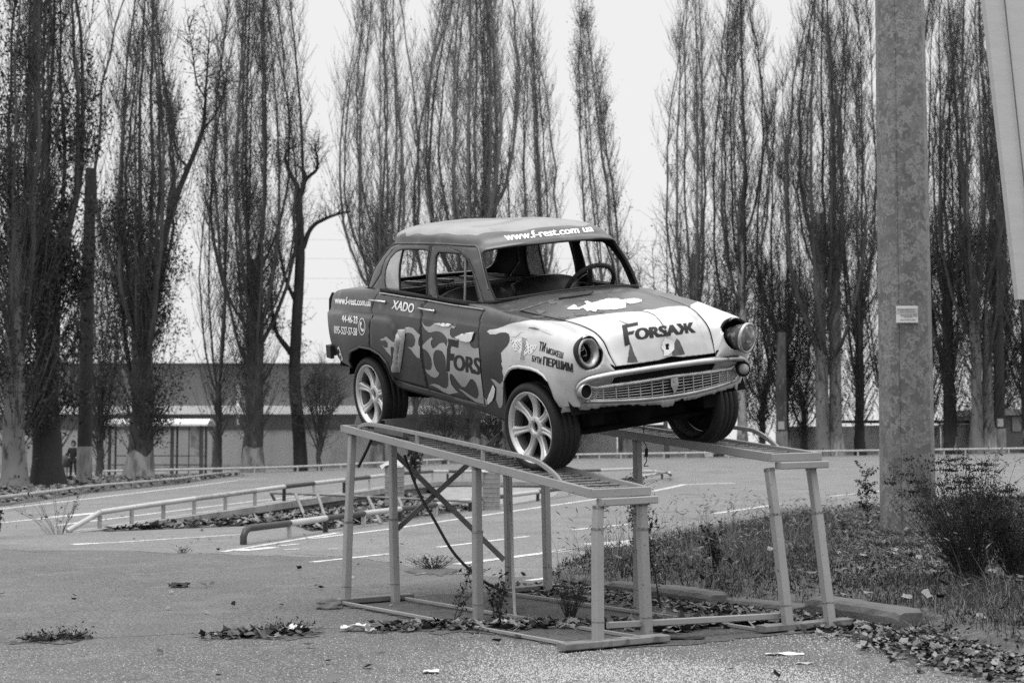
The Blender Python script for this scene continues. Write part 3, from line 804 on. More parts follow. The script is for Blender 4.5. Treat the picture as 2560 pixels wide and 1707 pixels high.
for s in (-1, 1):
    for k in range(6): mb.lathe([(.05, .0), (.058, .014), (.05, .028)], 12, 0, Matrix.Translation((1.19, s*.40, -.03 + k*.035)))
    mb.tube([(1.19, s*.40, -.05), (1.16, s*.62, -.08)], .03, 8)
    mb.bar((1.19, s*.62, -.12), (1.19, s*.60, .2), .05, .05)
    for k in range(3): mb.bar((-.7, s*.47, .02 - .012*k), (-1.65, s*.47, -.05 - .008*k), .05, .008)
mb.build('underbody', under_m, car, CARZ)

def tyre_profile():
    r, w = TYRE, .108
    return [(.232, -w*.86), (.245, -w*.98), (.262, -w), (.276, -w*.94), (r-.006, -w*.84), (r, -w*.70), (r, -w*.42), (r-.007, -w*.40), (r-.007, -w*.36), (r, -w*.34),
            (r, -.006), (r-.007, -.004), (r-.007, .004), (r, .006), (r, w*.34), (r-.007, w*.36), (r-.007, w*.40), (r, w*.42), (r, w*.70), (r-.006, w*.84), (.276, w*.94), (.262, w), (.245, w*.98), (.232, w*.86)]
def make_wheel():
    "axis z, outer face towards +z"
    w = empty('wheel')
    mb = MB(); mb.lathe(tyre_profile(), 72, 0, close=False)
    for k in range(72):                                                        # shoulder grooves
        for s in (-1, 1):
            a = 2*math.pi*k/72; c = Vector((math.cos(a), math.sin(a), 0)); t = Vector((-math.sin(a), math.cos(a), 0))
            p = c*(TYRE+.0008); z0, z1 = s*.060, s*.088
            mb.add([p - t*.0018 + Vector((0, 0, z0)), p + t*.0018 + Vector((0, 0, z0)), c*(TYRE-.003) + t*.006 + Vector((0, 0, z1)), c*(TYRE-.003) + t*.0024 + Vector((0, 0, z1))], [(0, 1, 2, 3)], 1)
    mb.build('tyre', [rubber, inner], w)
    mb = MB()
    mb.lathe([(.214, .064), (.224, .080), (.232, .090), (.237, .096), (.232, .101), (.224, .094), (.216, .080)], 72)
    for k in range(7):                                                         # seven fluted spokes
        a = 2*math.pi*k/7 + math.pi/2
        M_ = Matrix.Rotation(a, 4, 'Z')
        rows_ = []
        for t in np.linspace(0, 1, 9):
            r = .045 + (.222 - .045)*t
            hw = .027 - .006*math.sin(math.pi*min(1, t*1.15))*.9 + .012*max(0, t - .72)/.28
            z = .058 + .022*t - .020*math.sin(math.pi*t)
            fl = .007*math.sin(math.pi*t)
            rows_.append([M_ @ Vector((r, y, zz)) for y, zz in ((-hw, z-.03), (-hw, z-.004), (-hw*.72, z+.004), (-hw*.28, z+.002), (0, z-fl), (hw*.28, z+.002), (hw*.72, z+.004), (hw, z-.004), (hw, z-.03))])
        V = [p for r_ in rows_ for p in r_]
        mb.add(V, [(i*9+j, i*9+j+1, (i+1)*9+j+1, (i+1)*9+j) for i in range(8) for j in range(8)], 0, True)
    mb.lathe([(.075, .02), (.074, .052), (.066, .060), (.034, .058), (.031, .050), (.030, .03)], 40)
    mb.build('rim', alloy, w)
    mb = MB(); mb.lathe([(.030, .034), (0, .034)], 20, 0); mb.lathe([(.03, .0), (.204, .004)], 40, 0); mb.lathe([(.228, -.10), (.218, -.08), (.205, -.06), (.206, .035), (.213, .063)], 60, 1); mb.build('hub', [inner, M('dusty rim barrel', .13, .5, .3, 9, metal=.4)], w)
    for k in range(5):
        a = 2*math.pi*(k+.5)/5 + .2
        mb = MB(); mt = Matrix.Translation((.052*math.cos(a), .052*math.sin(a), .05))
        mb.lathe([(.0125, .0), (.0125, .008), (.0095, .009), (.009, -.004)], 14, 0, mt); mb.lathe([(.0065, -.01), (.0065, .006), (0, .008)], 6, 1, mt, smooth=False)
        mb.build('lug_nut', [alloy, steel_dull], w)
    return w
w0 = make_wheel()
first = True
for x, s, steer in ((1.185, -1, 5), (-1.185, -1, 0), (1.185, 1, 5), (-1.185, 1, 0)):
    if first: w, first = w0, False
    else:
        w = w0.copy(); COL.objects.link(w)
        for c in w0.children:
            d = c.copy(); COL.objects.link(d); d.parent = w
    w.parent = car
    w.matrix_local = Matrix.Translation((x, s*.645, CARZ)) @ Matrix.Rotation(R(steer), 4, 'Z') @ Matrix.Rotation(R(-90*s), 4, 'X') @ Matrix.Rotation(R(0 if x > 0 else 25.7), 4, 'Z')

# --- graphics and lettering laid on the body surface
def on_body(px_, py_, off, only=None):
    o, d = cray(px_, py_); d = d/np.linalg.norm(d); best = None
    for S_ in ([only] if only else (LB, UP)):
        for m_ in (1, -1):                                                     # right half, then the mirrored left half
            fl_ = Vector((1, m_, 1))
            loc, nor, i, dist = S_.bvh.ray_cast(Vector(o)*fl_, Vector(d)*fl_)
            if loc is not None and (best is None or dist < best[2]):
                loc, nor = loc*fl_, nor*fl_
                best = (loc, nor if nor.dot(Vector(d)) < 0 else -nor, dist)
    return None if best is None else best[0] + best[1]*off
def decal(name, loops, mat_, parent, off=.0022, h=4.0, only=LB, jag=0.0):
    "closed pixel loops (even-odd) stuck to the body"
    V, E = [], []
    if not isinstance(loops[0][0], (tuple, list, np.ndarray)): loops = [loops]
    if jag:
        rj = random.Random(int(loops[0][0][0])); loops = [[p + np.array([rj.gauss(0, jag), rj.gauss(0, jag*.6)]) for p in resample([np.array(p, float) for p in L], 3.0, 1, 1)] for L in loops]
    for L in loops:
        Lr = resample([np.array(p, float) for p in L], h, 1, 1); k = len(V)
        V += [tuple(p) for p in Lr]; E += [(k+i, k+(i+1) % len(Lr)) for i in range(len(Lr))]
    bd = np.array(V)
    X, Y = np.meshgrid(np.arange(bd[:, 0].min(), bd[:, 0].max(), h), np.arange(bd[:, 1].min(), bd[:, 1].max(), h)); X, Y = X.ravel(), Y.ravel()
    ins = np.zeros(len(X), bool)
    for L in loops: ins ^= inpoly(L, X, Y)
    X, Y = X[ins], Y[ins]
    if len(X):
        d = ((np.stack([X, Y], 1)[:, None] - bd[None])**2).sum(2).min(1); X, Y = X[d > (.4*h)**2], Y[d > (.4*h)**2]
    V += list(zip(X, Y))
    v2, e2, f2, *_ = delaunay_2d_cdt([Vector(p) for p in V], E, [], 0, 1e-6)
    c = np.array([sum((Vector(v2[i]) for i in f), Vector((0, 0)))/3 for f in f2])
    ins = np.zeros(len(c), bool)
    for L in loops: ins ^= inpoly(L, c[:, 0], c[:, 1])
    P = [on_body(p[0], p[1], off, only) for p in v2]
    mb = MB()
    ok = [f for f, k in zip(f2, ins) if k and all(P[i] is not None for i in f)]
    mb.add([p if p is not None else (0, 0, 0) for p in P], ok, 0, True)
    return mb.build(name, mat_, parent, CARZ, fix=False)
def text_mesh(s, bold=.012, shear=0.0):
    cu = bpy.data.curves.new('txt', 'FONT'); cu.body = s; cu.offset = bold; cu.shear = shear; cu.resolution_u = 3
    o = bpy.data.objects.new('txt', cu); COL.objects.link(o)
    dg = bpy.context.evaluated_depsgraph_get()
    me = bpy.data.meshes.new_from_object(o.evaluated_get(dg))
    bpy.data.objects.remove(o); bpy.data.curves.remove(cu)
    bm = bmesh.new(); bm.from_mesh(me); bpy.data.meshes.remove(me)
    bmesh.ops.triangulate(bm, faces=bm.faces)
    return bm
def lettering(name, s, quad, mat_, parent, bold=.02, shear=0.0, off=.0024, only=LB, seg=.06):
    "text fitted into the pixel quad (bottom left, bottom right, top right, top left)"
    bm = text_mesh(s, .012, shear)
    xs = [v.co.x for v in bm.verts]; ys = [v.co.y for v in bm.verts]
    x0, x1, y0, y1 = min(xs), max(xs), min(ys), max(ys)
    for _ in range(3):
        le = [e for e in bm.edges if e.calc_length() > max(.12, (x1-x0)*seg)]
        if not le: break
        bmesh.ops.subdivide_edges(bm, edges=le, cuts=1); bmesh.ops.triangulate(bm, faces=bm.faces)
    a, b, c, d = [np.array(q, float) for q in quad]
    mb = MB(); bm.verts.ensure_lookup_table()
    for k_, sh in enumerate((-1, 0, 1)):                                        # three prints side by side make the strokes heavy
        P = []
        for v in bm.verts:
            u, w = (v.co.x - x0 + sh*bold)/(x1-x0), (v.co.y-y0)/(y1-y0)
            q = a*(1-u)*(1-w) + b*u*(1-w) + c*u*w + d*(1-u)*w
            P.append(on_body(q[0], q[1], off + k_*.00025, only))
        mb.add([p if p is not None else (0, 0, 0) for p in P], [tuple(v.index for v in f.verts) for f in bm.faces if all(P[v.index] is not None for v in f.verts)], 0)
    bm.free()
    return mb.build(name, mat_, parent, CARZ, fix=False)
dF, dR = doors['f', False], doors['r', False]
FL1 = [(812,158),(870,225),(930,243),(980,220),(1020,192),(1120,225),(1250,245),(1310,213),(1372,240),(1340,268),(1300,255),(1278,300),(1278,370),(1310,415),(1345,428),(1420,440),(1500,475),(1605,490),(1608,530),(1640,580),(1690,597),(1738,582),(1748,620),(1772,960),(1806,1250),(1838,1503),(1700,1468),(1580,1385),(1440,1265),(1424,1240),(1500,1280),(1600,1350),(1690,1405),(1725,1410),(1750,1350),(1740,1260),(1700,1150),(1650,1092),(1610,1095),(1570,1160),(1530,1220),(1480,1220),(1400,1130),(1330,1030),(1290,1000),(1275,1020),(1275,1080),(1300,1180),(1370,1270),(1415,1310),(1330,1325),(1270,1340),(1180,1310),(1080,1240),(1000,1200),(940,1188),(1020,1165),(1100,1190),(1170,1235),(1220,1245),(1250,1200),(1255,1100),(1245,985),(1213,978),(1212,800),(1195,720),(1150,640),(1090,615),(1040,625),(1010,680),(1005,760),(1020,860),(1060,950),(1105,995),(1080,1050),(1030,1070),(970,1050),(900,990),(870,925),(900,940),(940,948),(972,930),(987,850),(972,755),(930,668),(870,608),(831,595),(827,545),(900,470),(975,405),(1000,440),(968,465),(965,520),(985,580),(1010,597),(1060,560),(1110,510),(1180,498),(1222,560),(1240,470),(1220,420),(1170,355),(1110,318),(1040,312),(960,335),(920,325),(860,270)]
decal('flame_graphic', [px(RF, *FL1)], flame_m, dF)
FL2 = [(545,255),(620,245),(680,265),(740,330),(790,380),(770,420),(760,480),(765,540),(786,560),(785,760),(740,740),(690,680),(640,610),(585,565),(660,580),(700,540),(715,460),(690,380),(640,340),(590,335),(550,345)]
decal('flame_graphic', [px(RF, *FL2)], flame_m, dR)
FL3 = [(140,440),(190,430),(215,405),(250,405),(290,445),(350,490),(390,490),(385,600),(330,560),(305,580),(320,720),(250,650),(165,530),(230,585),(265,570),(260,500),(220,460),(185,465),(150,470)]
decal('flame_graphic', [px(RF, *FL3)], flame_m, dR)
decal('lettering', [px(RF, (1245,432),(1425,466),(1416,586),(1302,556),(1288,600),(1288,672),(1360,684),(1330,796),(1281,786),(1276,965),(1213,976),(1230,600),(1250,520))], black_m, dF, .003)
lettering('lettering', 'ORS', px(RF, (1345,945),(1768,1030),(1770,750),(1345,688)), black_m, dF, .055)
# peeled curls of vinyl
decal('peeled_vinyl', [px(RF, (1018,185),(1120,180),(1290,195),(1320,210),(1270,240),(1190,238),(1090,210))], peel_m, dF, .010)
decal('peeled_vinyl', [px(RF, (1368,412),(1500,352),(1690,325),(1660,400),(1655,440),(1620,485),(1560,490),(1460,465))], peel_m, dF, .012)
decal('peeled_vinyl', [px(RF, (1995,1180),(2030,1250),(2010,1370),(1980,1440),(1918,1498),(1898,1420))], peel_m, shell, .010)
decal('flame_graphic', [px(RF, (1940,1085),(2000,1100),(2095,1175),(2150,1110),(2140,1500),(2110,1560),(2080,1560),(2030,1430),(2040,1240),(2000,1165))], flame_m, shell)
decal('flame_graphic', [px(RF, (1838,1390),(1915,1480),(1915,1500),(1862,1515))], flame_m, shell)
lettering('lettering', 'www.f-rest.com.ua', px(R1, (148,938),(499,964),(501,890),(148,862)), white_m, shell, .03)
lettering('lettering', '44-46-33', px(R1, (218,1115),(369,1135),(370,1065),(217,1045)), white_m, shell, .035)
lettering('lettering', '095-527-57-58', px(R1, (141,1228),(366,1252),(367,1176),(141,1152)), white_m, shell, .035)
circ = lambda cx, cy, rx, ry, n=40: [R1(cx + rx*math.cos(a), cy + ry*math.sin(a)) for a in np.linspace(0, 2*math.pi, n, endpoint=False)]
decal('phone_symbol', [circ(414, 1162, 33, 84), circ(414, 1162, 28, 76)], white_m, shell, .003, 2.0)
decal('phone_symbol', [px(R1, (396,1118),(404,1112),(412,1120),(412,1142),(404,1150),(406,1170),(416,1190),(426,1178),(434,1192),(428,1208),(416,1212),(402,1190),(395,1155))], white_m, shell, .003, 2.0)
decal('lettering', [px(R1, (172,1372),(188,1352),(228,1480),(214,1496),(208,1476),(216,1468),(208,1440),(196,1446),(190,1424),(200,1414),(186,1376),(180,1386))], white_m, shell, .003, 2.0)
lettering('lettering', 'XADO', px(R1, (703,988),(912,1030),(932,938),(724,902)), white_m, dR, .025)
lettering('lettering', 'www.f-rest.com ua', [(1265.5,602.5), (1484,579.5), (1478,562.5), (1257.5,584)], white_m, shell, .026, only=UP)
K1 = black_m
lettering('lettering', 'ТИ', px(RT, (1228,755),(1340,784),(1382,605),(1258,573)), K1, shell, .035)
lettering('lettering', 'МОЖЕШ', px(RT, (1380,806),(1698,912),(1718,790),(1392,686)), K1, shell, .035)
lettering('lettering', 'БУТИ', px(RT, (1097,962),(1275,1020),(1290,893),(1110,843)), K1, shell, .035)
lettering('lettering', 'ПЕРШИМ', px(RT, (1318,1033),(1897,1178),(1892,1008),(1330,866)), K1, shell, .05)
# racing flags beside a column
decal('flag_emblem', [px(RT, (665,505),(720,560),(800,540),(885,520),(905,480),(1000,505),(1000,545),(1030,620),(1100,650),(1205,640),(1170,720),(1125,775),(1080,820),(1055,835),(1020,790),(975,835),(950,850),(952,930),(968,968),(845,938),(862,880),(865,815),(810,740),(765,765),(715,665),(685,590))], white_m, shell, .0026, 3)
decal('flag_emblem', [px(RT, (900,490),(1000,510),(950,770),(942,840),(956,950),(860,930),(875,880),(880,800),(905,740))], flame_m, shell, .0032, 3)
for k, (ox, oy, a, b) in enumerate(((845,650,-8,38),(975,690,8,36))):
    for i in range(6):
        for j in range(3):
            if (i + j) % 2: continue
            cx, cy = ox - 24 + 24*j + (i-2.5)*a*.5, oy + (i-2.5)*b*.8
            s1 = 13 - abs(i-3)*1.2
            decal('flag_check', [px(RT, (cx-s1, cy),(cx, cy-s1*1.25),(cx+s1, cy),(cx, cy+s1*1.25))], K1, shell, .0040, 3)
for cx, cy in ((700,560),(722,612),(745,590),(768,700),(770,650),(800,600),(1052,650),(1060,720),(1058,780),(1100,690),(1128,740),(1150,680)):
    decal('flag_check', [px(RT, (cx-9, cy),(cx, cy-20),(cx+9, cy),(cx, cy+20))], K1, shell, .0040, 3)
# bonnet lettering and damage
decal('lettering', [px(RZ, (450,602),(605,570),(607,600),(500,622),(510,668),(575,652),(560,686),(512,695),(530,785),(478,805))], K1, hd, .003, 3)
lettering('lettering', 'ORSAЖ', px(RZ, (588,745),(1166,672),(1138,572),(582,627)), K1, hd, .06)
dk_patch = M('scuffed dark patch', .07, .5, .3, 20)
decal('bare_patch', [px(RZ, (530,760),(565,860),(608,960),(500,965),(515,880),(525,800))], dk_patch, hd, .002, 3, jag=.5)
decal('bare_patch', [px(RZ, (985,725),(1010,750),(1040,810),(1066,884),(1000,893),(940,900),(940,860),(955,800))], dk_patch, hd, .002, 3, jag=.5)
decal('peeled_vinyl', [px(RZ, (870,725),(910,735),(955,770),(960,830),(930,870),(900,895),(850,900),(855,860),(830,820),(845,765)), px(RZ, (868,785),(905,780),(905,840),(875,845))], peel_m, hd, .007, 2.5, jag=.6)
decal('emblem_hole', [px(RZ, (868,785),(905,780),(905,840),(875,845))], inner, hd, .004, 2.5)
PW = lambda *l: px(RW, *l)
decal('bare_patch', [PW((1220,1000),(1330,925),(1370,940),(1400,975),(1480,955),(1540,925),(1510,875),(1560,870),(1640,900),(1800,850),(1900,825),(2060,830),(2170,880),(2200,920),(2180,985),(2000,1010),(1860,1015),(1720,1010),(1690,1045),(1600,1020),(1560,1040),(1490,980),(1420,1010),(1330,1010))], M('bare flaked panel', .62, .6, .15, 20, spots=[(40, .64, .04, .35)]), hd, .003, 3, jag=.7)
decal('bare_patch', [PW((2110,850),(2260,830),(2352,825),(2450,850),(2440,880),(2352,905),(2260,920),(2190,895))], peel_m, hd, .003, 3, jag=.7)
rg = random.Random(12)
for cx, cy, rx, ry in ((800,1040,80,40),(980,890,70,32),(1180,1125,100,25),(1440,1075,120,35),(1420,940,60,35),(760,1130,130,20),(1760,1040,150,14),(2000,840,90,10),(1500,845,110,14)):
    P = [(cx + rx*math.cos(a)*rg.uniform(.6, 1.15), cy + ry*math.sin(a)*rg.uniform(.55, 1.2)) for a in np.linspace(0, 2*math.pi, 22, endpoint=False)]
    decal('bare_patch', [px(RW, *P)], dk_patch, hd, .0024, 3, jag=1.2)
for line, wd, par in (((R2(890,1015),R2(985,1060),R2(940,1012)), 2.0, hd), (px(RZ,(560,455),(700,470),(770,500),(820,555),(850,600),(885,660),(895,720)), 1.6, hd), (px(RT,(1035,305),(1150,320),(1250,345)), 4.5, shell), (px(RT,(1250,345),(1330,390),(1420,430),(1520,455)), .7, shell), (px(RT,(670,495),(780,485),(830,460),(870,405),(960,395)), .8, shell), (px(RT,(690,100),(640,170),(600,240)), 1.0, shell), (px(RT,(930,140),(850,195)), 1.2, shell), (px(RF,(900,40),(980,130)), .8, dF)):
    L = [np.array(p) for p in line]; T_ = [ (L[min(i+1, len(L)-1)] - L[max(i-1, 0)]) for i in range(len(L))]
    nn = [np.array([-t[1], t[0]])/np.linalg.norm(t)*wd*.5*(1 if 0 < i < len(L)-1 else .25) for i, t in enumerate(T_)]
    decal('scratch', [[tuple(p + n_) for p, n_ in zip(L, nn)] + [tuple(p - n_) for p, n_ in zip(L[::-1], nn[::-1])]], dk_patch, par, .0026, 3)
# ------------------------------------------------------------------ the steel display stand (frame: s along the car's heading, q to its left)
SF = Vector((math.sin(CY), -math.cos(CY), 0)); SL = Vector((math.cos(CY), math.sin(CY), 0)); SB = Vector((TC[0], TC[1], 0))
def W(s, q, z, rel=False):
    p = SB + SF*s + SL*q
    return Vector((p.x, p.y, z + (float(gz(p.x, p.y)) if rel else 0)))
stand_m = M('grey stand paint', .25, .5, .07, 3, spots=[(5, .60, .10, .23), (34, .70, .02, .06), (12, .74, .02, .13), (90, .69, .02, .09)], bump=.0015, bscale=30)
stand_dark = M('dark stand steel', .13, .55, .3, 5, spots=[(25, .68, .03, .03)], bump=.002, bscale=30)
weld_m = M('rusty weld', .11, .8, .5, 40, spots=[(60, .55, .08, .24)], bump=.004, bscale=80)
foot_m = M('dirty foot plate', .17, .8, .3, 4, spots=[(12, .58, .08, .09)], bump=.004, bscale=20)
rebar_m = M('ribbed bar', .16, .55, .3, 9, spots=[(30, .6, .06, .06)])
stand = empty('display_ramp', tuple(W(.4, 0, 0, True)), 'tall welded steel stand of two sloping ladder ramps on legs, carrying the car', 'ramp')
def sbuild(mb, name, m, parent=None):
    o = mb.build(name, m, None)
    o.parent = parent or stand
    o.matrix_parent_inverse = Matrix.Translation(-stand.location)
    return o
NR = dict(q0=-.885, q1=-.495, s0=-1.33, s1=2.12, zf=lambda s, q: 1.362 - (s + 1.33)*.1215 + .03*(q + .69))
FR = dict(q0=.50, q1=.885, s0=-1.33, s1=2.10, zf=lambda s, q: 1.485 - (s + 1.33)*.0985 + .02*(q - .69))
for r_, near in ((NR, True), (FR, False)):
    q0, q1, s0, s1, zf = r_['q0'], r_['q1'], r_['s0'], r_['s1'], r_['zf']
    for q in (q0, q1):
        mb = MB(); mb.bar(W(s0, q, zf(s0, q) - .03), W(s1, q, zf(s1, q) - .03), .032, .056); sbuild(mb, 'side_rail', stand_m)
    for s_, nm in ((s0, 'end_beam'), (s1 + .003, 'end_beam')):
        mb = MB(); mb.bar(W(s_, q0 - .018, zf(s_, q0) - .03), W(s_, q1 + .018, zf(s_, q1) - .03), .038, .054); sbuild(mb, nm, stand_m)
    mb = MB(); mb.bar(W(s1 + .025, q0 + .03, zf(s1, q0) - .082), W(s1 + .02, q1 + .05, zf(s1, q1) - .082), .06, .046); sbuild(mb, 'end_beam', stand_m)
    ns = 33
    for k in range(ns):
        s_ = s0 + .06 + (s1 - s0 - .12)*k/(ns-1)
        mb = MB(); n = 38
        mb.tube([W(s_, q0 + .015 + (q1 - q0 - .03)*i/n, zf(s_, q0 + (q1-q0)*i/n) - .030) for i in range(n+1)], [.0085 if i % 2 else .0068 for i in range(n+1)], 6)
        sbuild(mb, 'rung', rebar_m)
    # kerb rail along the outer edge, bent down at both ends
    qo = q0 if near else q1
    pts = [(-1.10, -.02), (-1.02, .02), (-.90, .048), (-.75, .058), (-.4, .066), (.2, .075), (.8, .082), (1.3, .088), (1.48, .082), (1.60, .058), (1.72, .02), (1.80, -.03)] if near else [(-1.1, -.02), (-.9, .05), (0, .07), (1.0, .078), (1.38, .082), (1.50, .07), (1.62, .03), (1.74, -.03)]
    cv = catmull(np.array([(s_, zf(s_, qo) + h) for s_, h in pts]), np.linspace(0, len(pts)-1, 60))
    mb = MB()
    for (a, b), (c, d) in zip(cv, cv[1:]): mb.bar(W(a - .002, qo, b), W(c + .002, qo, d), .02, .028)
    sbuild(mb, 'kerb_rail', stand_m)
    for s_ in (-.10, .83):
        mb = MB(); mb.bar(W(s_, qo, zf(s_, qo) - .01), W(s_, qo, zf(s_, qo) + .066), .022, .03, (1, 0, 0)); sbuild(mb, 'kerb_rail_post', stand_m)
    # legs: (s, q top, q foot, s foot, lower socket height, dark)
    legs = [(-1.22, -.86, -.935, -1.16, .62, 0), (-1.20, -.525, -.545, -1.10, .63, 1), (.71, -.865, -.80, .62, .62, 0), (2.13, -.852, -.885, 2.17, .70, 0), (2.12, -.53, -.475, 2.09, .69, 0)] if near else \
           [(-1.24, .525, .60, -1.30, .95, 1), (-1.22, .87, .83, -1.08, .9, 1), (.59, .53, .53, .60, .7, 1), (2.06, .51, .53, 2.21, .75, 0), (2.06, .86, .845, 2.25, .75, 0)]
    for s_, qt, qf, sf, zk, dark in legs:
        zt = zf(s_, qt) - (.100 if s_ > 2 else .055)
        a, c = W(sf, qf, .0, True), W(s_, qt, zt)
        t = zk/zt; b = a.lerp(c, t) + SL*((-.006 if near else .006) if s_ != .71 else 0)
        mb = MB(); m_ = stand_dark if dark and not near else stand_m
        mb.bar(a, b, .060, .060, SF); mb.bar(b - (b-a).normalized()*.004, c, .053, .053, SF)
        mb.bar(b - Vector((0, 0, .007)), b + Vector((0, 0, .006)), .065, .065, SF, 1)
        mb.bar(a.lerp(b, .22), a.lerp(b, .228), .064, .064, SF, 1); mb.bar(c - (c-b).normalized()*.02, c - (c-b).normalized()*.004, .058, .058, SF, 1)
        sbuild(mb, 'leg', [stand_m, weld_m])
    # foot channels
    for s_, a, b in ((2.19, q0 - .27, q1 + .08), (-1.13, q0 - .15, q1 + .14)):
        if near or s_ > 0: sa, sb = (a, b) if near else (q0 - .18, q1 + .16)
        else: sa, sb = q0 - .08, q1 + .10
        mb = MB()
        mb.bar(W(s_ if s_ > 0 else s_ - .02, sa, .035, True), W(s_ if s_ > 0 else s_ - .08, sb, .035, True), .10, .04); sbuild(mb, 'base_channel', foot_m if s_ > 0 else stand_dark)
    for q in (q0 - .10, q1 + .04):
        mb = MB(); mb.bar(W(-1.10, q, .028, True), W(2.12, q*1.0 + (.0 if near else -.02), .018, True), .022, .022); sbuild(mb, 'base_tube', stand_m)
# cross members between the two ramps
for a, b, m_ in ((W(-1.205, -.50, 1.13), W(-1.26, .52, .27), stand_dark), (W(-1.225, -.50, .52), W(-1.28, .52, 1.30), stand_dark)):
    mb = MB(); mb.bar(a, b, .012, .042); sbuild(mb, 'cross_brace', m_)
mb = MB(); mb.bar(W(2.06, -.74, .125), W(2.12, .52, .118), .034, .038); sbuild(mb, 'cross_tube', stand_m)
mb = MB(); mb.bar(W(1.98, -.42, .0, True), W(1.98, -.42, .13), .012, .012); sbuild(mb, 'cross_tube', stand_m)
# wheel stops on the near ramp
zn = NR['zf']
mb = MB(); mb.bar(W(-.80, -.79, zn(-.8, -.79) + .045), W(-.80, -.53, zn(-.8, -.53) + .05), .006, .095, (0, 0, 1)); mb.bar(W(-.83, -.79, zn(-.8, -.79) + .09), W(-.83, -.53, zn(-.8, -.53) + .10), .06, .006)
sbuild(mb, 'wheel_stop', stand_dark)
mb = MB(); mb.bar(W(-.92, -.80, zn(-.9, -.8) + .01), W(-.52, -.76, zn(-.5, -.8) + .015), .05, .05); sbuild(mb, 'wheel_stop', stand_dark)
mb = MB(); mb.add([W(-1.36, -.78, zn(-1.34, -.8)), W(-1.36, -.62, zn(-1.34, -.6)), W(-1.40, -.64, zn(-1.34, -.6) + .07), W(-1.40, -.74, zn(-1.34, -.8) + .07)], [(0, 1, 2, 3)]); sbuild(mb, 'wheel_stop', stand_dark)
# cables
def cable(name, pts, r, label, m_=None, cat='cable'):
    cv = catmull(np.array([tuple(p) for p in pts]), np.linspace(0, len(pts)-1, len(pts)*8))
    mb = MB(); mb.tube([Vector(p) for p in cv], r, 8)
    return tag(mb.build(name, m_ or rubber), label, cat)
G_ = lambda x, y, up=.012: Vector(gnd(x, y)) + Vector((0, 0, up))
Q5 = lambda x, y: (780 + x/3.136, 1150 + y/3.136)
def onS(px_, py_, s):                                    # point of the plane s = const seen at a pixel
    o, d = ray(px_, py_); n_ = np.array(SF); t = (s - (o - np.array(SB)) @ n_)/(d @ n_)
    return Vector(o + d*t)
cable('hanging_cable', [onS(*Q5(725, -40), -.9), onS(*Q5(760, 60), -.9), onS(*Q5(850, 280), -.8), onS(*Q5(960, 470), -.7), onS(*Q5(1100, 710), -.6), onS(*Q5(1250, 870), -.5), onS(*Q5(1400, 980), -.4), G_(*Q5(1560, 1050)), G_(*Q5(1720, 1065)), G_(*Q5(1900, 1045)), G_(*Q5(2080, 985)), G_(*Q5(2330, 850), .05)], .011, 'long dark cable sagging from under the near ramp down to the asphalt')
cable('hose', [onS(*Q5(1540, 90), -.95), onS(*Q5(1548, 300), -.95), onS(*Q5(1566, 480), -.93), onS(*Q5(1572, 800), -.6), onS(*Q5(1585, 1100), -.1), G_(*Q5(1600, 1260)), G_(*Q5(1650, 1320))], .012, 'grey hose hanging straight down beside a rear leg of the stand', stand_m, 'hose')
cable('cable_stub', [onS(*R3(435, 805), -1.25), onS(*R3(425, 850), -1.27), onS(*R3(380, 950), -1.3), onS(*R3(320, 1068), -1.33)], .012, 'short dark cable end dangling below the rear of the near ramp')
o_ = cable('plug_cable', [onS(*R4_(815, 665), .6) for R4_ in [lambda x, y: (1350 + x/3.136, 850 + y/3.136)]] + [onS(1350 + x/3.136, 850 + y/3.136, .6) for x, y in ((812, 740), (808, 790), (830, 820), (836, 850), (832, 900), (834, 950), (815, 985), (850, 985))], .0035, 'thin wire with a small black plug hanging below the nose of the car')
mb = MB(); mb.bar(onS(1350 + 836/3.136, 850 + 850/3.136, .6), onS(1350 + 832/3.136, 850 + 915/3.136, .6), .022, .018); mb.build('plug', black_m, o_)
# ------------------------------------------------------------------ ground, road, markings
asphalt = M('worn asphalt', .135, .9, .16, .35, spots=[(.7, .57, .08, .092), (3, .61, .06, .165), (9, .66, .05, .09), (45, .57, .05, .22), (90, .60, .03, .34), (55, .62, .03, .05), (20, .68, .03, .07)], bump=.010, bscale=55, spec=.3)
far_asphalt = asphalt
dirt = M('dry soil', .07, .95, .4, 5, spots=[(30, .6, .08, .15), (60, .62, .05, .03)], bump=.03, bscale=25)
conc = M('old concrete', .26, .9, .25, 2.5, spots=[(8, .62, .06, .15), (40, .66, .05, .10)], bump=.006, bscale=30)
conc_dark = M('dark concrete wall', .12, .9, .35, 1.5, spots=[(6, .6, .1, .06)], bump=.006, bscale=20)
line_m = M('worn road paint', .56, .75, .12, 3, spots=[(3, .60, .08, .36), (14, .60, .05, .2), (60, .60, .04, .22)])
xs = np.concatenate([np.arange(-260, -30, 10), np.arange(-30, 34, 1.0), np.arange(34, 270, 10)])
ys = np.concatenate([np.arange(-30, 0, 5), np.arange(0, 95, 1.0), np.arange(95, 480, 10)])
X, Y = np.meshgrid(xs, ys); ids = np.arange(X.size).reshape(X.shape)
Fq = np.stack([ids[:-1, :-1], ids[:-1, 1:], ids[1:, 1:], ids[1:, :-1]], -1).reshape(-1, 4)
tag(np_mesh('ground', np.stack([X.ravel(), Y.ravel(), gz(X, Y).ravel()], 1), Fq, asphalt, smooth=True), kind='structure')
G3 = lambda x, y: (x/2.613, 1100 + y/2.613)
R5 = Q5
R6 = lambda x, y: (1380 + x/3.136, 1150 + y/3.136)
R7 = lambda x, y: (1660 + x/2.583, 1100 + y/2.583)
R4 = lambda x, y: (1350 + x/3.136, 850 + y/3.136)
RB = lambda x, y: (950 + x/4.704, 1080 + y/4.704)
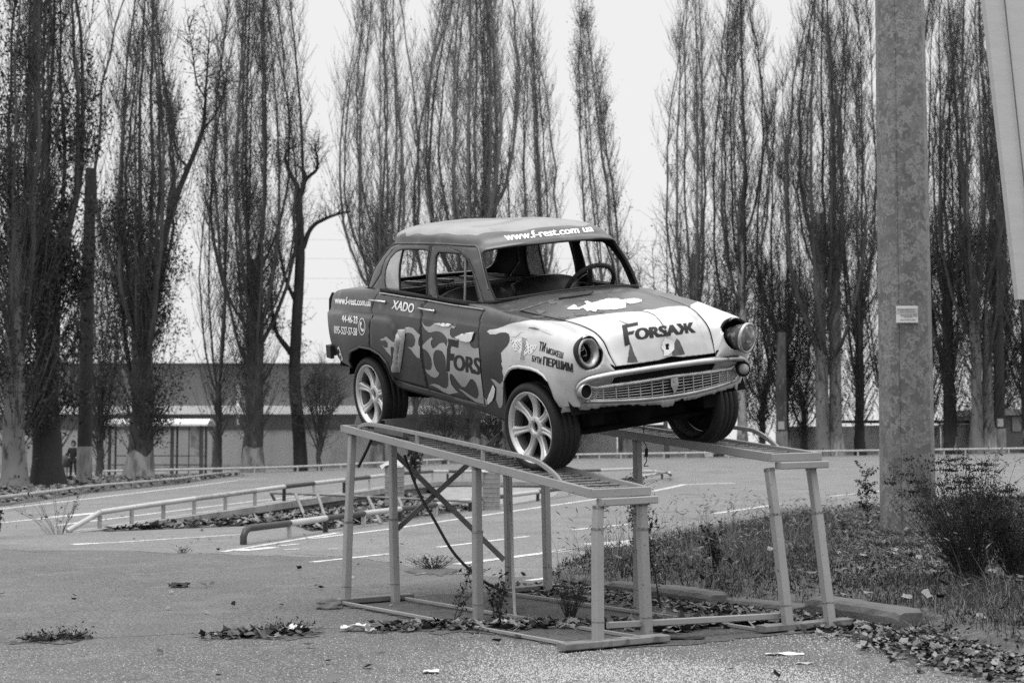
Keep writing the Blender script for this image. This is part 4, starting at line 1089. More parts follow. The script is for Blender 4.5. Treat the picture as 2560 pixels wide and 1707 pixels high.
V_ = lambda x, y: (x*1.0884, y*1.0884)
mb = MB()
def mark(a, b, w=.12, w2=None, up=.004):
    a, b = gnd(*a)[:2], gnd(*b)[:2]
    n = max(2, int(np.linalg.norm(b - a)/1.0)); t = (b - a)/np.linalg.norm(b - a); nn = np.array([-t[1], t[0]]); w2 = w if w2 is None else w2
    vs = []
    for i in range(n+1):
        p = a + (b-a)*i/n; ww = (w + (w2-w)*i/n)*.5
        for q in (p - nn*ww, p + nn*ww): vs.append((q[0], q[1], float(gz(*q)) + up))
    mb.add(vs, [(2*i, 2*i+2, 2*i+3, 2*i+1) for i in range(n)])
for a, b, w, w2 in ((G3(470,682), G3(760,668), .30, .12), (G3(760,668), G3(1600,615), .12, .10), (G3(1455,729), G3(2210,605), .10, .12), (G3(1560,722), G3(1800,700), .3, .2), (G3(1830,690), G3(1950,678), .1, .1), (G3(1860,715), G3(1960,712), .1, .1), (G3(2150,712), G3(2205,712), .1, .1),
    (G3(0,540), G3(420,498), .12, .16), (G3(380,500), G3(860,453), .45, .15), (G3(360,558), G3(1400,430), .14, .12), (G3(1400,430), G3(2060,352), .12, .12), (G3(-60,458), G3(1560,262), .15, .2), (G3(1560,258), G3(1770,250), .5, .2),
    (R5(0,615), R5(610,540), .12, .12), (R5(610,540), R5(2195,310), .12, .13), (R5(2195,310), R4(700,1212), .13, .13), (R4(880,1185), R4(1130,1132), .16, .2), (R4(1130,1132), R4(1520,1120), .3, .4), (R5(990,683), R5(1695,598), .12, .12), (R6(160,548), R6(800,482), .12, .12), (R6(1280,418), R6(1800,342), .14, .13), (R6(2190,282), R6(2700,230), .14, .14),
    (R5(1120,820), R5(2195,680), .15, .15), (R6(0,725), R6(310,680), .15, .15), (R5(0,800), R5(610,735), .11, .11), (R5(1690,945), R5(1990,905), .10, .10), (R5(130,697), R5(200,695), .08, .08),
    ((1700,1173), (2190,1173), .12, .12), ((2330,1173), (2560,1168), .12, .12), ((2330,1179), (2600,1184), .12, .12), ((1430,1166), (1560,1164), .15, .15), ((2260,1218), (2540,1214), .12, .12)): mark(a, b, w, w2)
arr = [gnd(*R6(*q)) for q in ((240,655),(310,650),(560,632),(640,622),(900,588),(1240,558),(1230,566),(900,626),(700,665),(510,694),(420,682),(310,672))]
c0 = np.mean(arr, axis=0)
P = [(p[0], p[1], float(gz(p[0], p[1])) + .004) for p in arr]
mb.add([tuple(c0[:2]) + (float(gz(c0[0], c0[1])) + .004,)] + P, [(0, i+1, (i+1) % len(P) + 1) for i in range(len(P))])
tag(mb.build('road_markings', line_m), kind='structure')
lot = M('old dark asphalt of the forecourt', .088, .9, .16, .5, spots=[(.8, .56, .08, .064), (2.5, .60, .06, .115), (9, .66, .05, .058), (45, .57, .05, .15), (90, .60, .03, .26), (55, .62, .03, .035), (20, .68, .03, .05)], bump=.010, bscale=55, spec=.3)
mb = MB(); E_ = [gnd(*q)[:2] for q in ((-400,1372),(330,1376),(430,1383),(580,1386),(850,1393),(980,1406),(1090,1430),(1200,1440),(1330,1443),(1420,1450),(1590,1478),(1776,1500),(2004,1520),(2262,1560),(2440,1620),(2800,1680))]
E_ = resample([np.array(q) for q in E_], .15, 1, 1, False); r_ = random.Random(6); vs = []
for q in E_:
    q = q + np.array([0, r_.gauss(0, .015)]); vs += [(q[0], q[1], float(gz(*q)) + .002), (q[0], -12.0, float(gz(q[0], -12)) + .002)]
mb.add(vs, [(2*i, 2*i+1, 2*i+3, 2*i+2) for i in range(len(E_)-1)])
tag(mb.build('forecourt', lot), kind='structure')
# cracks and patches in the asphalt
mb = MB(); rg = random.Random(2)
crack_m = M('crack filled with dirt', .03, .95, .4, 20)
def crack(pts, w, seed=0):
    r_ = random.Random(seed); P = [gnd(*p)[:2] for p in pts]; Q = resample(P, .06, 1, 1, False); vs = []
    for i, p in enumerate(Q):
        a, b = Q[max(0, i-1)], Q[min(len(Q)-1, i+1)]; t = (b-a)/(np.linalg.norm(b-a) + 1e-9); nn = np.array([-t[1], t[0]])
        p = p + nn*r_.gauss(0, .010); ww = w*r_.uniform(.25, 1)
        for q in (p - nn*ww, p + nn*ww): vs.append((q[0], q[1], float(gz(*q)) + .003))
    mb.add(vs, [(2*i, 2*i+2, 2*i+3, 2*i+1) for i in range(len(Q)-1)])
crack([G3(-20,1325), G3(180,1322), G3(580,1296), G3(900,1283), G3(1400,1256), G3(1700,1250), G3(2000,1235), G3(2380,1225), R5(400,1290), R5(800,1275), R5(1100,1300), R5(1300,1320)], .014, 1)
crack([G3(0,1372), G3(280,1362)], .010, 2); crack([G3(880,724), G3(1000,734), G3(1120,742), G3(1300,738), G3(1500,745)], .02, 3)
crack([G3(1760,756), G3(1920,742), G3(2210,762), R5(420,775), R5(530,795), R5(620,800)], .012, 4); crack([G3(30,712), G3(250,734), G3(420,722)], .012, 5)
crack([R6(1460,245), R6(2200,225)], .03, 6); crack([R6(985,268), R6(1160,270)], .09, 7); crack([R6(760,175), R6(1000,176)], .10, 8); crack([R5(960,890), R5(1270,895)], .10, 9); crack([R7(90,350), R7(240,352)], .1, 10)
tag(mb.build('ground_cracks', crack_m, fix=False), kind='structure')

# ------------------------------------------------------------------ low pipe railings, parapet, paved slope
pipe_w = M('pale pipe paint', .40, .55, .1, 4, spots=[(30, .68, .04, .12)])
pipe_g = M('grey weathered pipe', .30, .6, .2, 4, spots=[(20, .62, .06, .12)])
pipe_b = M('black pipe paint', .022, .5, .3, 5)
def railing(name, pts, h, r, label, mats, group=None, cat='railing', post_r=None, rail=True, sides=10):
    "pts: world points of the post feet; one rail span between each pair; mats: one per span"
    root = empty(name, tuple(pts[0]), label, cat, group)
    off = -Vector(pts[0])
    pts = [Vector(p) for p in pts]
    for i, (a, b) in enumerate(zip(pts, pts[1:])):
        u = Vector((0, 0, h)); mb = MB()
        mb.tube([a + u + off, (a+b)*.5 + u + off, b + u + off], r, sides); mb.build('rail', mats[i % len(mats)], root)
    for i, a in enumerate(pts):
        mb = MB(); mb.tube([a + off - Vector((0, 0, .05)), a + Vector((0, 0, h - r*.5)) + off], post_r or r*.75, 8); mb.build('post', mats[i % len(mats)], root)
    return root
def gpts(*l): return [Vector(gnd(*q)) for q in l]
railing('pipe_railing', gpts(G3(-190,452), G3(0,430), G3(190,405), G3(360,380), G3(530,352), G3(700,332), G3(860,318), G3(1030,300), G3(1180,285), G3(1345,256), G3(1500,236)), .20, .045, 'low grey pipe rail along the leafy verge at the left', [pipe_g], 'low pipe railings')
PB = [(168,1330,1331),(249,1320,1326),(329,1308,1321),(408,1296,1315),(485,1285,1309),(563,1274,1302),(637,1263,1295),(710,1252,1287),(784,1242,1278),(860,1232,1268),(923,1223,1257),(1000,1211,1241),(1081,1203.5,1229),(1119,1203,1226),(1157,1203,1224),(1240,1204,1221),(1320,1204,1219),(1410,1202,1215),(1500,1199,1210),(1600,1193,1200)]
WF = [gnd(q[0], q[2]) for q in PB]                                             # foot of the wall
PB = [(q[0], q[1], w_[1]) for q, w_ in zip(PB, WF)]
pw = [Vector(at(*q)) for q in PB]
pw[0].z = float(gz(pw[0].x, pw[0].y))
prl = empty('parapet_railing', tuple(pw[0]), 'pipe rail on a concrete coping that climbs behind the sunken leaf bed', 'railing', 'low pipe railings')
off = -pw[0]
for i, (a, b) in enumerate(zip(pw, pw[1:])):
    h0, h1 = (.02, .24) if i == 0 else (.24 + .003*i, .24 + .003*(i+1))
    mb = MB(); mb.tube([a + Vector((0, 0, h0)) + off, b + Vector((0, 0, h1)) + off], .042, 10)
    mb.build('rail', pipe_w if i < 4 else (pipe_g if i < 6 else (pipe_b if i % 2 else pipe_w)), prl)
    if i: mb = MB(); mb.tube([a - Vector((0, 0, .02)) + off, a + Vector((0, 0, .22)) + off], .034, 8); mb.build('post', pipe_g if i < 7 else (pipe_b if i % 2 else pipe_w), prl)
mb, m2 = MB(), MB()
nrm = []
for i, a in enumerate(pw):
    t = (pw[min(i+1, len(pw)-1)] - pw[max(i-1, 0)]); t.z = 0; t.normalize(); nrm.append(Vector((t.y, -t.x, 0)))
for i in range(len(pw)-1):
    a, b = pw[i] + off, pw[i+1] + off; na, nb = nrm[i], nrm[i+1]
    th = Vector((0, 0, .12))
    mb.hexa([a - na*.20 - th, a + na*.16 - th, b + nb*.16 - th, b - nb*.20 - th], [a - na*.20, a + na*.16, b + nb*.16, b - nb*.20])
    ga, gb = [Vector((p.x, p.y, float(gz(p.x - off.x, p.y - off.y)) + off.z - .1)) for p in (a, b)]
    m2.hexa([ga - na*.12, ga + na*.10, gb + nb*.10, gb - nb*.12], [a - na*.12 - th*.98, a + na*.10 - th*.98, b + nb*.10 - th*.98, b - nb*.12 - th*.98])
mb.build('coping', conc, prl); m2.build('wall', conc_dark, prl)
feet3 = [G3(1590,682), G3(1890,640), R5(105,565), R5(405,520), R5(690,480), R5(970,440), R5(1240,400), R5(1510,358), R5(1770,320), R5(2020,280), (1500,1226), (1580,1211), (1655,1197)]
p3 = gpts(*feet3)
r3 = empty('pipe_railing', tuple(p3[0]), 'black and white striped pipe rail along the near edge of the leaf bed', 'railing', 'low pipe railings')
off = -p3[0]; hh = Vector((0, 0, .20))
for i, (a, b) in enumerate(zip(p3, p3[1:])):
    mb = MB()
    if i == 0: mb.tube([a + off, a + off + Vector((0, 0, .10)), a + off + (b-a)*.04 + Vector((0, 0, .17)), a + off + (b-a)*.12 + hh, b + off + hh], .045, 10)
    else: mb.tube([a + off + hh, b + off + hh], .045, 10)
    mb.build('rail', pipe_w if i % 2 else pipe_b, r3)
    mb = MB(); mb.tube([b + off - Vector((0, 0, .05)), b + off + hh*.9], .038, 8); mb.build('post', pipe_b if i % 2 else pipe_w, r3)
mb = MB(); e = p3[-1]; f2 = pw[-1] + Vector((0, 0, .1))
mb.tube([e + off + hh, e + off + hh + Vector((.35, 1.2, 0)), f2 + off + Vector((.9, -1.2, 0)), f2 + off + Vector((.5, 0, .1)), f2 + off + Vector((0, 0, .1))], .05, 10); mb.build('rail', pipe_w, r3)
fr_m = M('rusty frame paint', .15, .7, .3, 6)
# fallen inner rail with slanted struts
ia, ib = at(*G3(1770,345), 30), at(*R5(1230,322), 28)
mb = MB(); ob = Vector(ia)
inr = empty('fence_frame', tuple(gnd(*G3(1830,462))), 'thin leaning pipe frame over the fallen leaves behind the striped rail', 'railing', 'low pipe railings')
o2 = -inr.location
mb.tube([Vector(ia) + o2, Vector(at(*R5(200,275), 29.5)) + o2, Vector(at(*R5(700,300), 29)) + o2, Vector(ib) + o2], .022, 8); mb.build('rail', fr_m, inr)
for (a, b, Yt) in ((G3(1770,345), G3(1830,462), 30), (G3(1930,350), G3(2000,520), 29.6), (G3(2075,356), G3(2130,520), 29.4), (R5(290,285), R5(340,490), 29.2), (R5(440,290), R5(540,500), 29.1), (R5(680,300), R5(735,440), 29), (R5(930,312), R5(985,435), 28.5)):
    mb = MB(); mb.bar(Vector(at(*a, Yt)) + o2, Vector(gnd(*b)) + o2, .05, .03); mb.build('post', fr_m, inr)
pave_m = M('cracked paving slabs', .24, .9, .2, 3, spots=[(5, .6, .06, .14), (25, .64, .05, .10)], bump=.02, bscale=9)
mb = MB()
tp = [Vector(at(*RB(*q), WF[12][1] - .3)) - Vector((0, 0, .02)) for q in ((560,640),(1100,632))] + [Vector(at(*RB(*q), WF[16][1] - .4)) - Vector((0, 0, .02)) for q in ((1540,640),(2150,645))]
bt = [Vector(gnd(*RB(*q), )) + Vector((0, 0, .006)) for q in ((690,800),(1050,840),(1560,850),(2050,755))]
for i in range(3): mb.add([bt[i], bt[i+1], tp[i+1], tp[i]], [(0, 1, 2, 3)])
tag(mb.build('paving', pave_m), kind='structure')
# far guard rail along the road
fp = []
for pxx, Yd in zip(np.interp(np.arange(0, 46), [0, 45], [262, 2680]), np.interp(np.arange(0, 46), [0, 10, 45], [79, 87, 90])):
    x = (pxx - 1280)/4000*Yd; fp.append(Vector((x, Yd, float(gz(x, Yd)))))
railing('guard_rail', fp, .30, .055, 'long pale pipe rail running along the far side of the road under the poplars', [pipe_w], cat='railing', post_r=.05, sides=6)
# ribbed bins with bent sheet lids
def ribbed(px0, px1, ytop, ybot, Yd, capw, label):
    b = gnd((px0+px1)/2, ybot); Yd = b[1]; r = (px1-px0)/4000*Yd/2; h = (ybot-ytop)/4000*Yd
    root = empty('ribbed_bin', tuple(b), label, 'bin', 'ribbed drums with sheet lids')
    mb = MB(); prof = []
    n = 9
    for i in range(n):
        z = h*i/n
        prof += [(r, z + .002), (r, z + h/n*.80), (r*1.03, z + h/n*.86), (r*1.03, z + h/n*.96)]
    mb.lathe([(0, 0)] + prof + [(0, h)], 24, 0, smooth=False); mb.build('drum', M('ribbed grey drum', .22, .7, .15, 3, spots=[(12, .62, .06, .12)]), root)
    mb = MB(); rg = random.Random(int(px0)); k = 14
    rim_ = [Vector((capw*math.cos(a)*rg.uniform(.85, 1.15), capw*.8*math.sin(a)*rg.uniform(.85, 1.1), h + rg.uniform(-.08, .06))) for a in np.linspace(0, 2*math.pi, k, endpoint=False)]
    top = Vector((capw*.1, 0, h + .16))
    mb.add([top] + rim_ + [p*1 - Vector((0, 0, .012)) for p in [top] + rim_], [(0, i+1, (i+1) % k+1) for i in range(k)] + [(k+1, k+1+(i+1) % k+1, k+1+i+1) for i in range(k)] + [(i+1, k+1+i+1, k+1+(i+1) % k+1, (i+1) % k+1) for i in range(k)])
    mb.build('lid', pipe_w, root)
ribbed(962, 1010, 1164, 1279, 26, .26, 'ribbed grey drum with a crooked white lid behind the rear leg of the stand')
ribbed(1206, 1250, 1172, 1274, 27, .24, 'ribbed grey drum with a curled white lid behind the middle leg of the stand')

# ------------------------------------------------------------------ far buildings, fence, shelter
def zat(py, Yd): return CAM_H + (1119 - py)/4000*Yd
fasc = M('dark fascia cladding', .14, .7, .06, .3); whitec = M('white canopy', .72, .6, .06, .5); wallg = M('grey store wall', .26, .8, .08, .4); fence_m = M('pale fence panels', .30, .85, .10, .5, spots=[(1.5, .64, .08, .22)], stretch=(1, 1, .5)); fence_cap = M('dark fence cap', .06, .8, .2, 1)
bld = empty('store_building', (-30, 112, -.4), 'long low store with a dark fascia over a white canopy behind the trees', 'building')
def bb(name, m, par, x0, x1, y0, y1, z0, z1):
    mb = MB(); l = par.location; mb.box(x0-l.x, x1-l.x, y0-l.y, y1-l.y, z0-l.z, z1-l.z); return mb.build(name, m, par)
bb('wall', wallg, bld, -70, -3, 112, 135, -1.5, zat(1036, 112)); bb('fascia', fasc, bld, -70.4, -2.6, 111.2, 135.4, zat(1013, 111), zat(908, 111))
bb('canopy', whitec, bld, -70.2, -2.8, 109.8, 112.4, zat(1035, 110), zat(1014, 110)); bb('roof', whitec, bld, -70.6, -2.4, 111.0, 135.6, zat(908, 111) + .003, zat(906, 111))
fen = empty('boundary_fence', (0, 103, -.2), 'long pale panel fence with a dark top rail behind the poplars', 'fence')
for i in range(26):
    x = -66 + 5.2*i
    if 10 < x < 16: continue
    bb('panel', fence_m, fen, x, x + 5.14, 103, 103.12, -1.2, 2.35 + .012*x*(x > 0)); 
bb('top_rail', fence_cap, fen, -66, 10, 102.93, 103.2, 2.36, 2.66); bb('top_rail', fence_cap, fen, 20.4, 69, 102.93, 103.2, 2.75, 2.95)
bb('plinth', conc, fen, -66, 69, 102.7, 102.99, -1.0, .12)
kio = empty('kiosk', (33, 100, .6), 'dark kiosk with a pale roof edge behind the far right poplars', 'kiosk')
bb('wall', fasc, kio, 29.4, 44, 100, 106, .4, 3.2); bb('roof', conc, kio, 29.0, 44.4, 99.5, 106.5, 3.2, 3.6); bb('sign_panel', fence_m, kio, 31.2, 32.6, 99.9, 99.996, 2.2, 3.1); bb('window', M('dim window', .05, .2, .1, 3), kio, 34, 38, 99.92, 99.995, 1.6, 2.9)
mast = empty('lamp_post', (-18.9, 110.5, -.3), 'thin pale lamp post in front of the store fascia', 'lamp post')
mb = MB(); mb.tube([(0, 0, -.5), (0, 0, 5.6)], [.13, .10], 10); mb.build('pole', whitec, mast); mb = MB(); mb.bar((0, 0, 5.6), (0, -.7, 5.75), .12, .08); mb.build('lamp_head', whitec, mast)
# bus shelter
sh_m = M('shelter steel', .06, .6, .2, 3)
YS = 86.0
xp = lambda p: (p - 1280)/4000*YS
shel = empty('bus_shelter', (xp(390), YS, float(gz(xp(390), YS))), 'small bus shelter with dark posts, a bench and a curved pale roof', 'bus shelter')
L_ = shel.location
def sp(p, z, dy=0): return Vector((xp(p) - L_.x, dy, z))
for p, dy, r in ((276, 0, .09), (276, 1.3, .06), (432, 0, .10), (432, 1.3, .06), (505, 0, .11), (505, 1.3, .07)):
    mb = MB(); mb.tube([sp(p, -.05, dy), sp(p, 2.62, dy)], r, 10); mb.build('post', sh_m, shel)
mb = MB()
V = []
for i, p in enumerate((262, 524)):
    for k in range(9):
        a = k/8; V.append(sp(p, 2.62 + .38*math.sin(math.pi*(.08 + .84*a)), -.5 + 2.3*a))
mb.add(V + [v - Vector((0, 0, .10)) for v in V], [(i, i+1, 9+i+1, 9+i) for i in range(8)] + [(18+i, 27+i, 27+i+1, 18+i+1) for i in range(8)] + [(i, 18+i, 18+i+1, i+1) for i in range(8)] + [(9+i, 9+i+1, 27+i+1, 27+i) for i in range(8)] + [(0, 9, 27, 18), (8, 26, 35, 17)])
mb.build('roof', whitec, shel)
mb = MB(); mb.bar(sp(270, .52, .8), sp(505, .52, .8), .4, .05); mb.build('bench', sh_m, shel)
for z in (1.0,): mb = MB(); mb.bar(sp(276, z, 1.3), sp(505, z, 1.3), .04, .05); mb.build('cross_rail', sh_m, shel)
mb = MB(); mb.box(xp(478)-L_.x, xp(501)-L_.x, -.02, .04, 1.0, 2.55); mb.build('notice_panel', M('faded shelter poster', .2, .6, .5, 1.6, spots=[(2.5, .55, .05, .33)]), shel)
mb = MB(); mb.tube([sp(474, 0), sp(474, 2.55)], .03, 8); mb.build('post', sh_m, shel)
# waste basket and waiting person
bx = Vector(((171-1280)/4000*80.5, 80.5, 0)); bx.z = float(gz(bx.x, bx.y))
bk = empty('litter_basket', tuple(bx), 'dark litter basket on a thin post beside the waiting person', 'bin')
mb = MB(); mb.tube([(0, 0, -.05), (0, 0, .55)], .03, 8); mb.build('post', sh_m, bk)
mb = MB(); mb.lathe([(0, .5), (.20, .5), (.26, 1.08), (.24, 1.09), (.19, .54), (0, .53)], 16); mb.build('basket', sh_m, bk)
pz = Vector(((186-1280)/4000*80, 80, 0)); pz.z = float(gz(pz.x, pz.y))
per = empty('person', tuple(pz), 'person in a dark hooded coat standing by the litter basket at the bus stop', 'person')
def skinned(name, joints, edges, mat_, parent, sub=2):
    me = bpy.data.meshes.new(name); me.from_pydata([j[0] for j in joints], edges, [])
    o = link(name, me, None); m = o.modifiers.new('skin', 'SKIN'); s = o.modifiers.new('sub', 'SUBSURF'); s.levels = s.render_levels = sub
    for v, j in zip(me.skin_vertices[0].data, joints): v.radius = j[1]
    me.skin_vertices[0].data[0].use_root = True
    dg = bpy.context.evaluated_depsgraph_get(); new = bpy.data.meshes.new_from_object(o.evaluated_get(dg)); bpy.data.objects.remove(o)
    new.materials.append(mat_); new.polygons.foreach_set('use_smooth', [True]*len(new.polygons))
    return link(name, new, parent)
skin_m = M('skin', .22, .6, .1, 10); cloth = M('dark clothing', .012, .9, .3, 8)
J = [((0, 0, .94), (.14, .11)), ((0, 0, 1.12), (.14, .11)), ((0, .01, 1.34), (.18, .12)), ((0, .01, 1.46), (.10, .08)), ((0, -.02, 1.54), (.058, .058)), ((0, -.03, 1.64), (.085, .10)), ((0, -.03, 1.74), (.075, .085)),
     ((-.20, .01, 1.42), (.06, .06)), ((-.27, -.02, 1.14), (.047, .047)), ((-.19, -.14, .98), (.037, .037)), ((-.13, -.18, .98), (.03, .02)), ((.20, .01, 1.42), (.06, .06)), ((.27, -.02, 1.14), (.047, .047)), ((.19, -.14, .98), (.037, .037)), ((.13, -.18, .98), (.03, .02)),
     ((-.10, 0, .88), (.10, .10)), ((-.11, -.01, .50), (.065, .065)), ((-.12, .02, .09), (.045, .045)), ((-.13, -.13, .035), (.04, .03)), ((.10, 0, .88), (.10, .10)), ((.13, -.06, .50), (.065, .065)), ((.16, .0, .09), (.045, .045)), ((.18, -.14, .035), (.04, .03))]
Ed = [(0,1),(1,2),(2,3),(3,4),(4,5),(5,6),(2,7),(7,8),(8,9),(9,10),(2,11),(11,12),(12,13),(13,14),(0,15),(15,16),(16,17),(17,18),(0,19),(19,20),(20,21),(21,22)]
skinned('body', J, Ed, skin_m, per)
Jc = [((0, 0, .80), (.19, .15)), ((0, 0, 1.0), (.175, .14)), ((0, .01, 1.34), (.205, .145)), ((0, .01, 1.47), (.12, .10)), ((-.205, .01, 1.42), (.075, .075)), ((-.275, -.02, 1.14), (.064, .064)), ((-.20, -.13, .995), (.052, .052)), ((.205, .01, 1.42), (.075, .075)), ((.275, -.02, 1.14), (.064, .064)), ((.20, -.13, .995), (.052, .052))]
skinned('coat', Jc, [(0,1),(1,2),(2,3),(2,4),(4,5),(5,6),(2,7),(7,8),(8,9)], cloth, per)
Jt = [((0, 0, .90), (.15, .12)), ((-.10, 0, .84), (.115, .115)), ((-.11, -.01, .50), (.082, .082)), ((-.12, .02, .10), (.065, .065)), ((-.13, -.12, .045), (.052, .045)), ((.10, 0, .84), (.115, .115)), ((.13, -.06, .50), (.082, .082)), ((.16, 0, .10), (.065, .065)), ((.18, -.13, .045), (.052, .045))]
skinned('trousers', Jt, [(0,1),(1,2),(2,3),(3,4),(0,5),(5,6),(6,7),(7,8)], cloth, per)
mb = MB(); mb.lathe([(.0, .16), (.08, .13), (.118, .03), (.122, -.06), (.09, -.14)], 16, 0, Matrix.Translation((0, .02, 1.70))); mb.build('hood', cloth, per)
# overhead wires
for k, (y0, y1, Yd) in enumerate(((588, 596, 125), (640, 634, 125), (690, 682, 126), (742, 730, 126))):
    pts = [Vector(at(px_, y0 + (y1-y0)*t + 10*math.sin(math.pi*t), Yd)) for t, px_ in ((t, -200 + 3000*t) for t in np.linspace(0, 1, 24))]
    mb = MB(); mb.tube(pts, .008, 5); tag(mb.build('overhead_wire', sh_m), 'thin overhead wire crossing the sky behind the poplars', 'wire', 'overhead wires')

# ------------------------------------------------------------------ galvanised column and hoarding
galv = M('galvanised steel', .2, .5, .1, 1, cells=(12, .085, .23), spots=[(42, .56, .015, .11), (18, .62, .01, .215), (1.2, .66, .12, .12)], metal=.15)
cb_ = Vector(((2265 - 1280)/4000*19.2, 19.2, 0)); cb_.z = float(gz(cb_.x, cb_.y)) + .05
col = empty('steel_column', tuple(cb_), 'tall tapered galvanised steel column rising from the grassy island', 'column')
mb = MB(); rr = lambda z: (.317 - .0055*z)/math.cos(math.pi/12)
n = 12; zs = [-.3, 0, 2.5, 5, 7.5, 11]
vs = [(rr(z)*math.cos(2*math.pi*(k+.5)/n), rr(z)*math.sin(2*math.pi*(k+.5)/n), z) for z in zs for k in range(n)]
mb.add(vs, [(i*n+k, i*n+(k+1) % n, (i+1)*n+(k+1) % n, (i+1)*n+k) for i in range(len(zs)-1) for k in range(n)] + [tuple(range((len(zs)-1)*n, len(zs)*n))])
mb.build('shaft', galv, col)
mb = MB(); a_ = R(-118); mb.bar((rr(0)*.985*math.cos(a_), rr(0)*.985*math.sin(a_), 0), (rr(11)*.985*math.cos(a_), rr(11)*.985*math.sin(a_), 11), .012, .014, (1, 0, 0)); mb.build('weld_seam', galv, col)
mb = MB(); zc, zt = zat(806, 18.86) - cb_.z, zat(764, 18.86) - cb_.z
xa, xb = (2244-1280)/4000*18.86 - cb_.x, (2299-1280)/4000*18.86 - cb_.x
yf = -.338; yl = lambda x: yf + .02*max(0, (x - .02)/.13)
nn_ = 8
for i in range(nn_):
    x0, x1 = xa + (xb-xa)*i/nn_, xa + (xb-xa)*(i+1)/nn_
    mb.hexa([(x0, yl(x0)+.004, zc), (x1, yl(x1)+.004, zc), (x1, yl(x1)+.012, zc), (x0, yl(x0)+.012, zc)], [(x0, yl(x0)+.004, zt + .004*math.sin(i*1.7)), (x1, yl(x1)+.004, zt + .004*math.sin((i+1)*1.7)), (x1, yl(x1)+.012, zt), (x0, yl(x0)+.012, zt)])
note = mb.build('notice', M('paper notice', .62, .8, .05, 8), col)
mb = MB()
rg = random.Random(4)
for zz, hgt, u0, u1 in ((.74, .050, .08, .94), (.62, .034, .16, .90), (.46, .022, .17, .92), (.385, .022, .2, .96), (.32, .020, .36, .74), (.155, .024, .17, .90)):   # rows of small print too fine to read
    u = u0
    while u < u1:
        w = rg.uniform(.02, .07); x0, x1 = xa + (xb-xa)*u, xa + (xb-xa)*min(u1, u+w); z0 = zc + (zt-zc)*(zz + .02)
        mb.box(x0, x1, yl(x0) - .002, yl(x0) + .003, z0, z0 + (zt-zc)*hgt); u += w + .018
mb.build('small_print', M('grey print', .22, .8, .1, 10), note)
mb = MB(); mb.box(xa + .002, xb - .002, yf + .001, yf + .0035, zc + (zt-zc)*.545, zc + (zt-zc)*.875); mb.build('print_band', M('grey printed band', .42, .8, .05, 10), note)
mb = MB()
hb_m = M('grubby hoarding sheet', .40, .6, .06, .8, bump=.006, bscale=2, stretch=(1, 1, 3))
A, Bc = Vector(at(2462, -2, 15.2)), Vector(at(2546, 748, 15.2))
up_ = (A - Bc); A2 = A + up_*.35
rt = Vector((3.2, .5, -.02)); back = Vector((-.01, .09, 0))
hob = empty('hoarding', tuple(Bc), 'corner of a large pale hoarding sheet hanging at the upper right', 'hoarding')
q = [Bc, Bc + rt, A2 + rt, A2]; q = [p - Bc for p in q]
mb.add([p for p in q] + [p + back for p in q], [(0, 1, 2, 3), (7, 6, 5, 4), (0, 4, 5, 1), (1, 5, 6, 2), (2, 6, 7, 3), (3, 7, 4, 0)]); mb.build('sheet', hb_m, hob)
sa, sb_ = Vector(at(2511, 0, 15.2)), Vector(at(2556, 420, 15.2))
d_ = (sa - sb_)
mb = MB(); mb.bar(sb_ - d_*.6 - Bc + Vector((0, -.003, 0)), sa + d_*.5 - Bc + Vector((0, -.003, 0)), .012, .008, (0, 1, 0)); mb.build('seam', M('dark seam line', .1, .7), hob)  # narrow dark seam strip on the sheet
mb = MB(); mb.tube([Vector((2.2, .35, 4.2)), Vector((2.2, .35, -3.2))], .12, 12); mb.build('support_post', galv, hob)
# ------------------------------------------------------------------ trees
bark = M('rough poplar bark', .07, .95, .45, 1.4, spots=[(4, .60, .08, .035), (9, .66, .06, .17)], stretch=(1, 1, .28), bump=.05, bscale=5, spec=.2)
bark_pale = M('pale smooth bark', .16, .9, .25, 1.2, spots=[(3.5, .62, .04, .05), (12, .68, .04, .07)], stretch=(1, 1, .5), bump=.02, bscale=6, spec=.2)
bark_white = M('white birch-like bark', .34, .9, .25, 1.2, spots=[(3.0, .60, .04, .06), (12, .64, .04, .08)], stretch=(1, 1, .6), bump=.02, bscale=6, spec=.2)
bark_dark = M('dark wet bark', .035, .95, .4, 1.4, stretch=(1, 1, .28), bump=.05, bscale=5, spec=.2)
twig_m = M('bare twigs', .075, .95, .35, .25, spec=.15)
twig_light = M('pale twigs', .15, .95, .3, .25, spec=.15)
leaf_m = M('withered leaves', .034, .8, .6, .6, spec=.2)
lime = M('limewashed bark', .21, .95, .35, 2.2, spots=[(4, .54, .10, .10)], stretch=(1, 1, .35), bump=.03, bscale=6)
def seg_tubes(P0, P1, r0, r1, n=3):
    "open tapered prisms for many straight pieces at once"
    P0, P1 = np.asarray(P0, float), np.asarray(P1, float); r0, r1 = np.broadcast_to(r0, len(P0)), np.broadcast_to(r1, len(P0))
    d = P1 - P0; d /= np.linalg.norm(d, axis=1)[:, None] + 1e-9
    ref = np.where(np.abs(d[:, 2:3]) > .9, [[1., 0, 0]], [[0, 0, 1.]])
    a = np.cross(d, ref); a /= np.linalg.norm(a, axis=1)[:, None] + 1e-9
    b = np.cross(d, a)
    ang = np.arange(n)*2*np.pi/n
    off = a[:, None]*np.cos(ang)[None, :, None] + b[:, None]*np.sin(ang)[None, :, None]
    V = np.concatenate([P0[:, None] + off*r0[:, None, None], P1[:, None] + off*r1[:, None, None]], 1)
    base = (np.arange(len(P0))*2*n)[:, None]; k = np.arange(n); k2 = (k+1) % n
    F = np.stack([base + k, base + k2, base + n + k2, base + n + k], -1)
    return V.reshape(-1, 3), F.reshape(-1, 4)
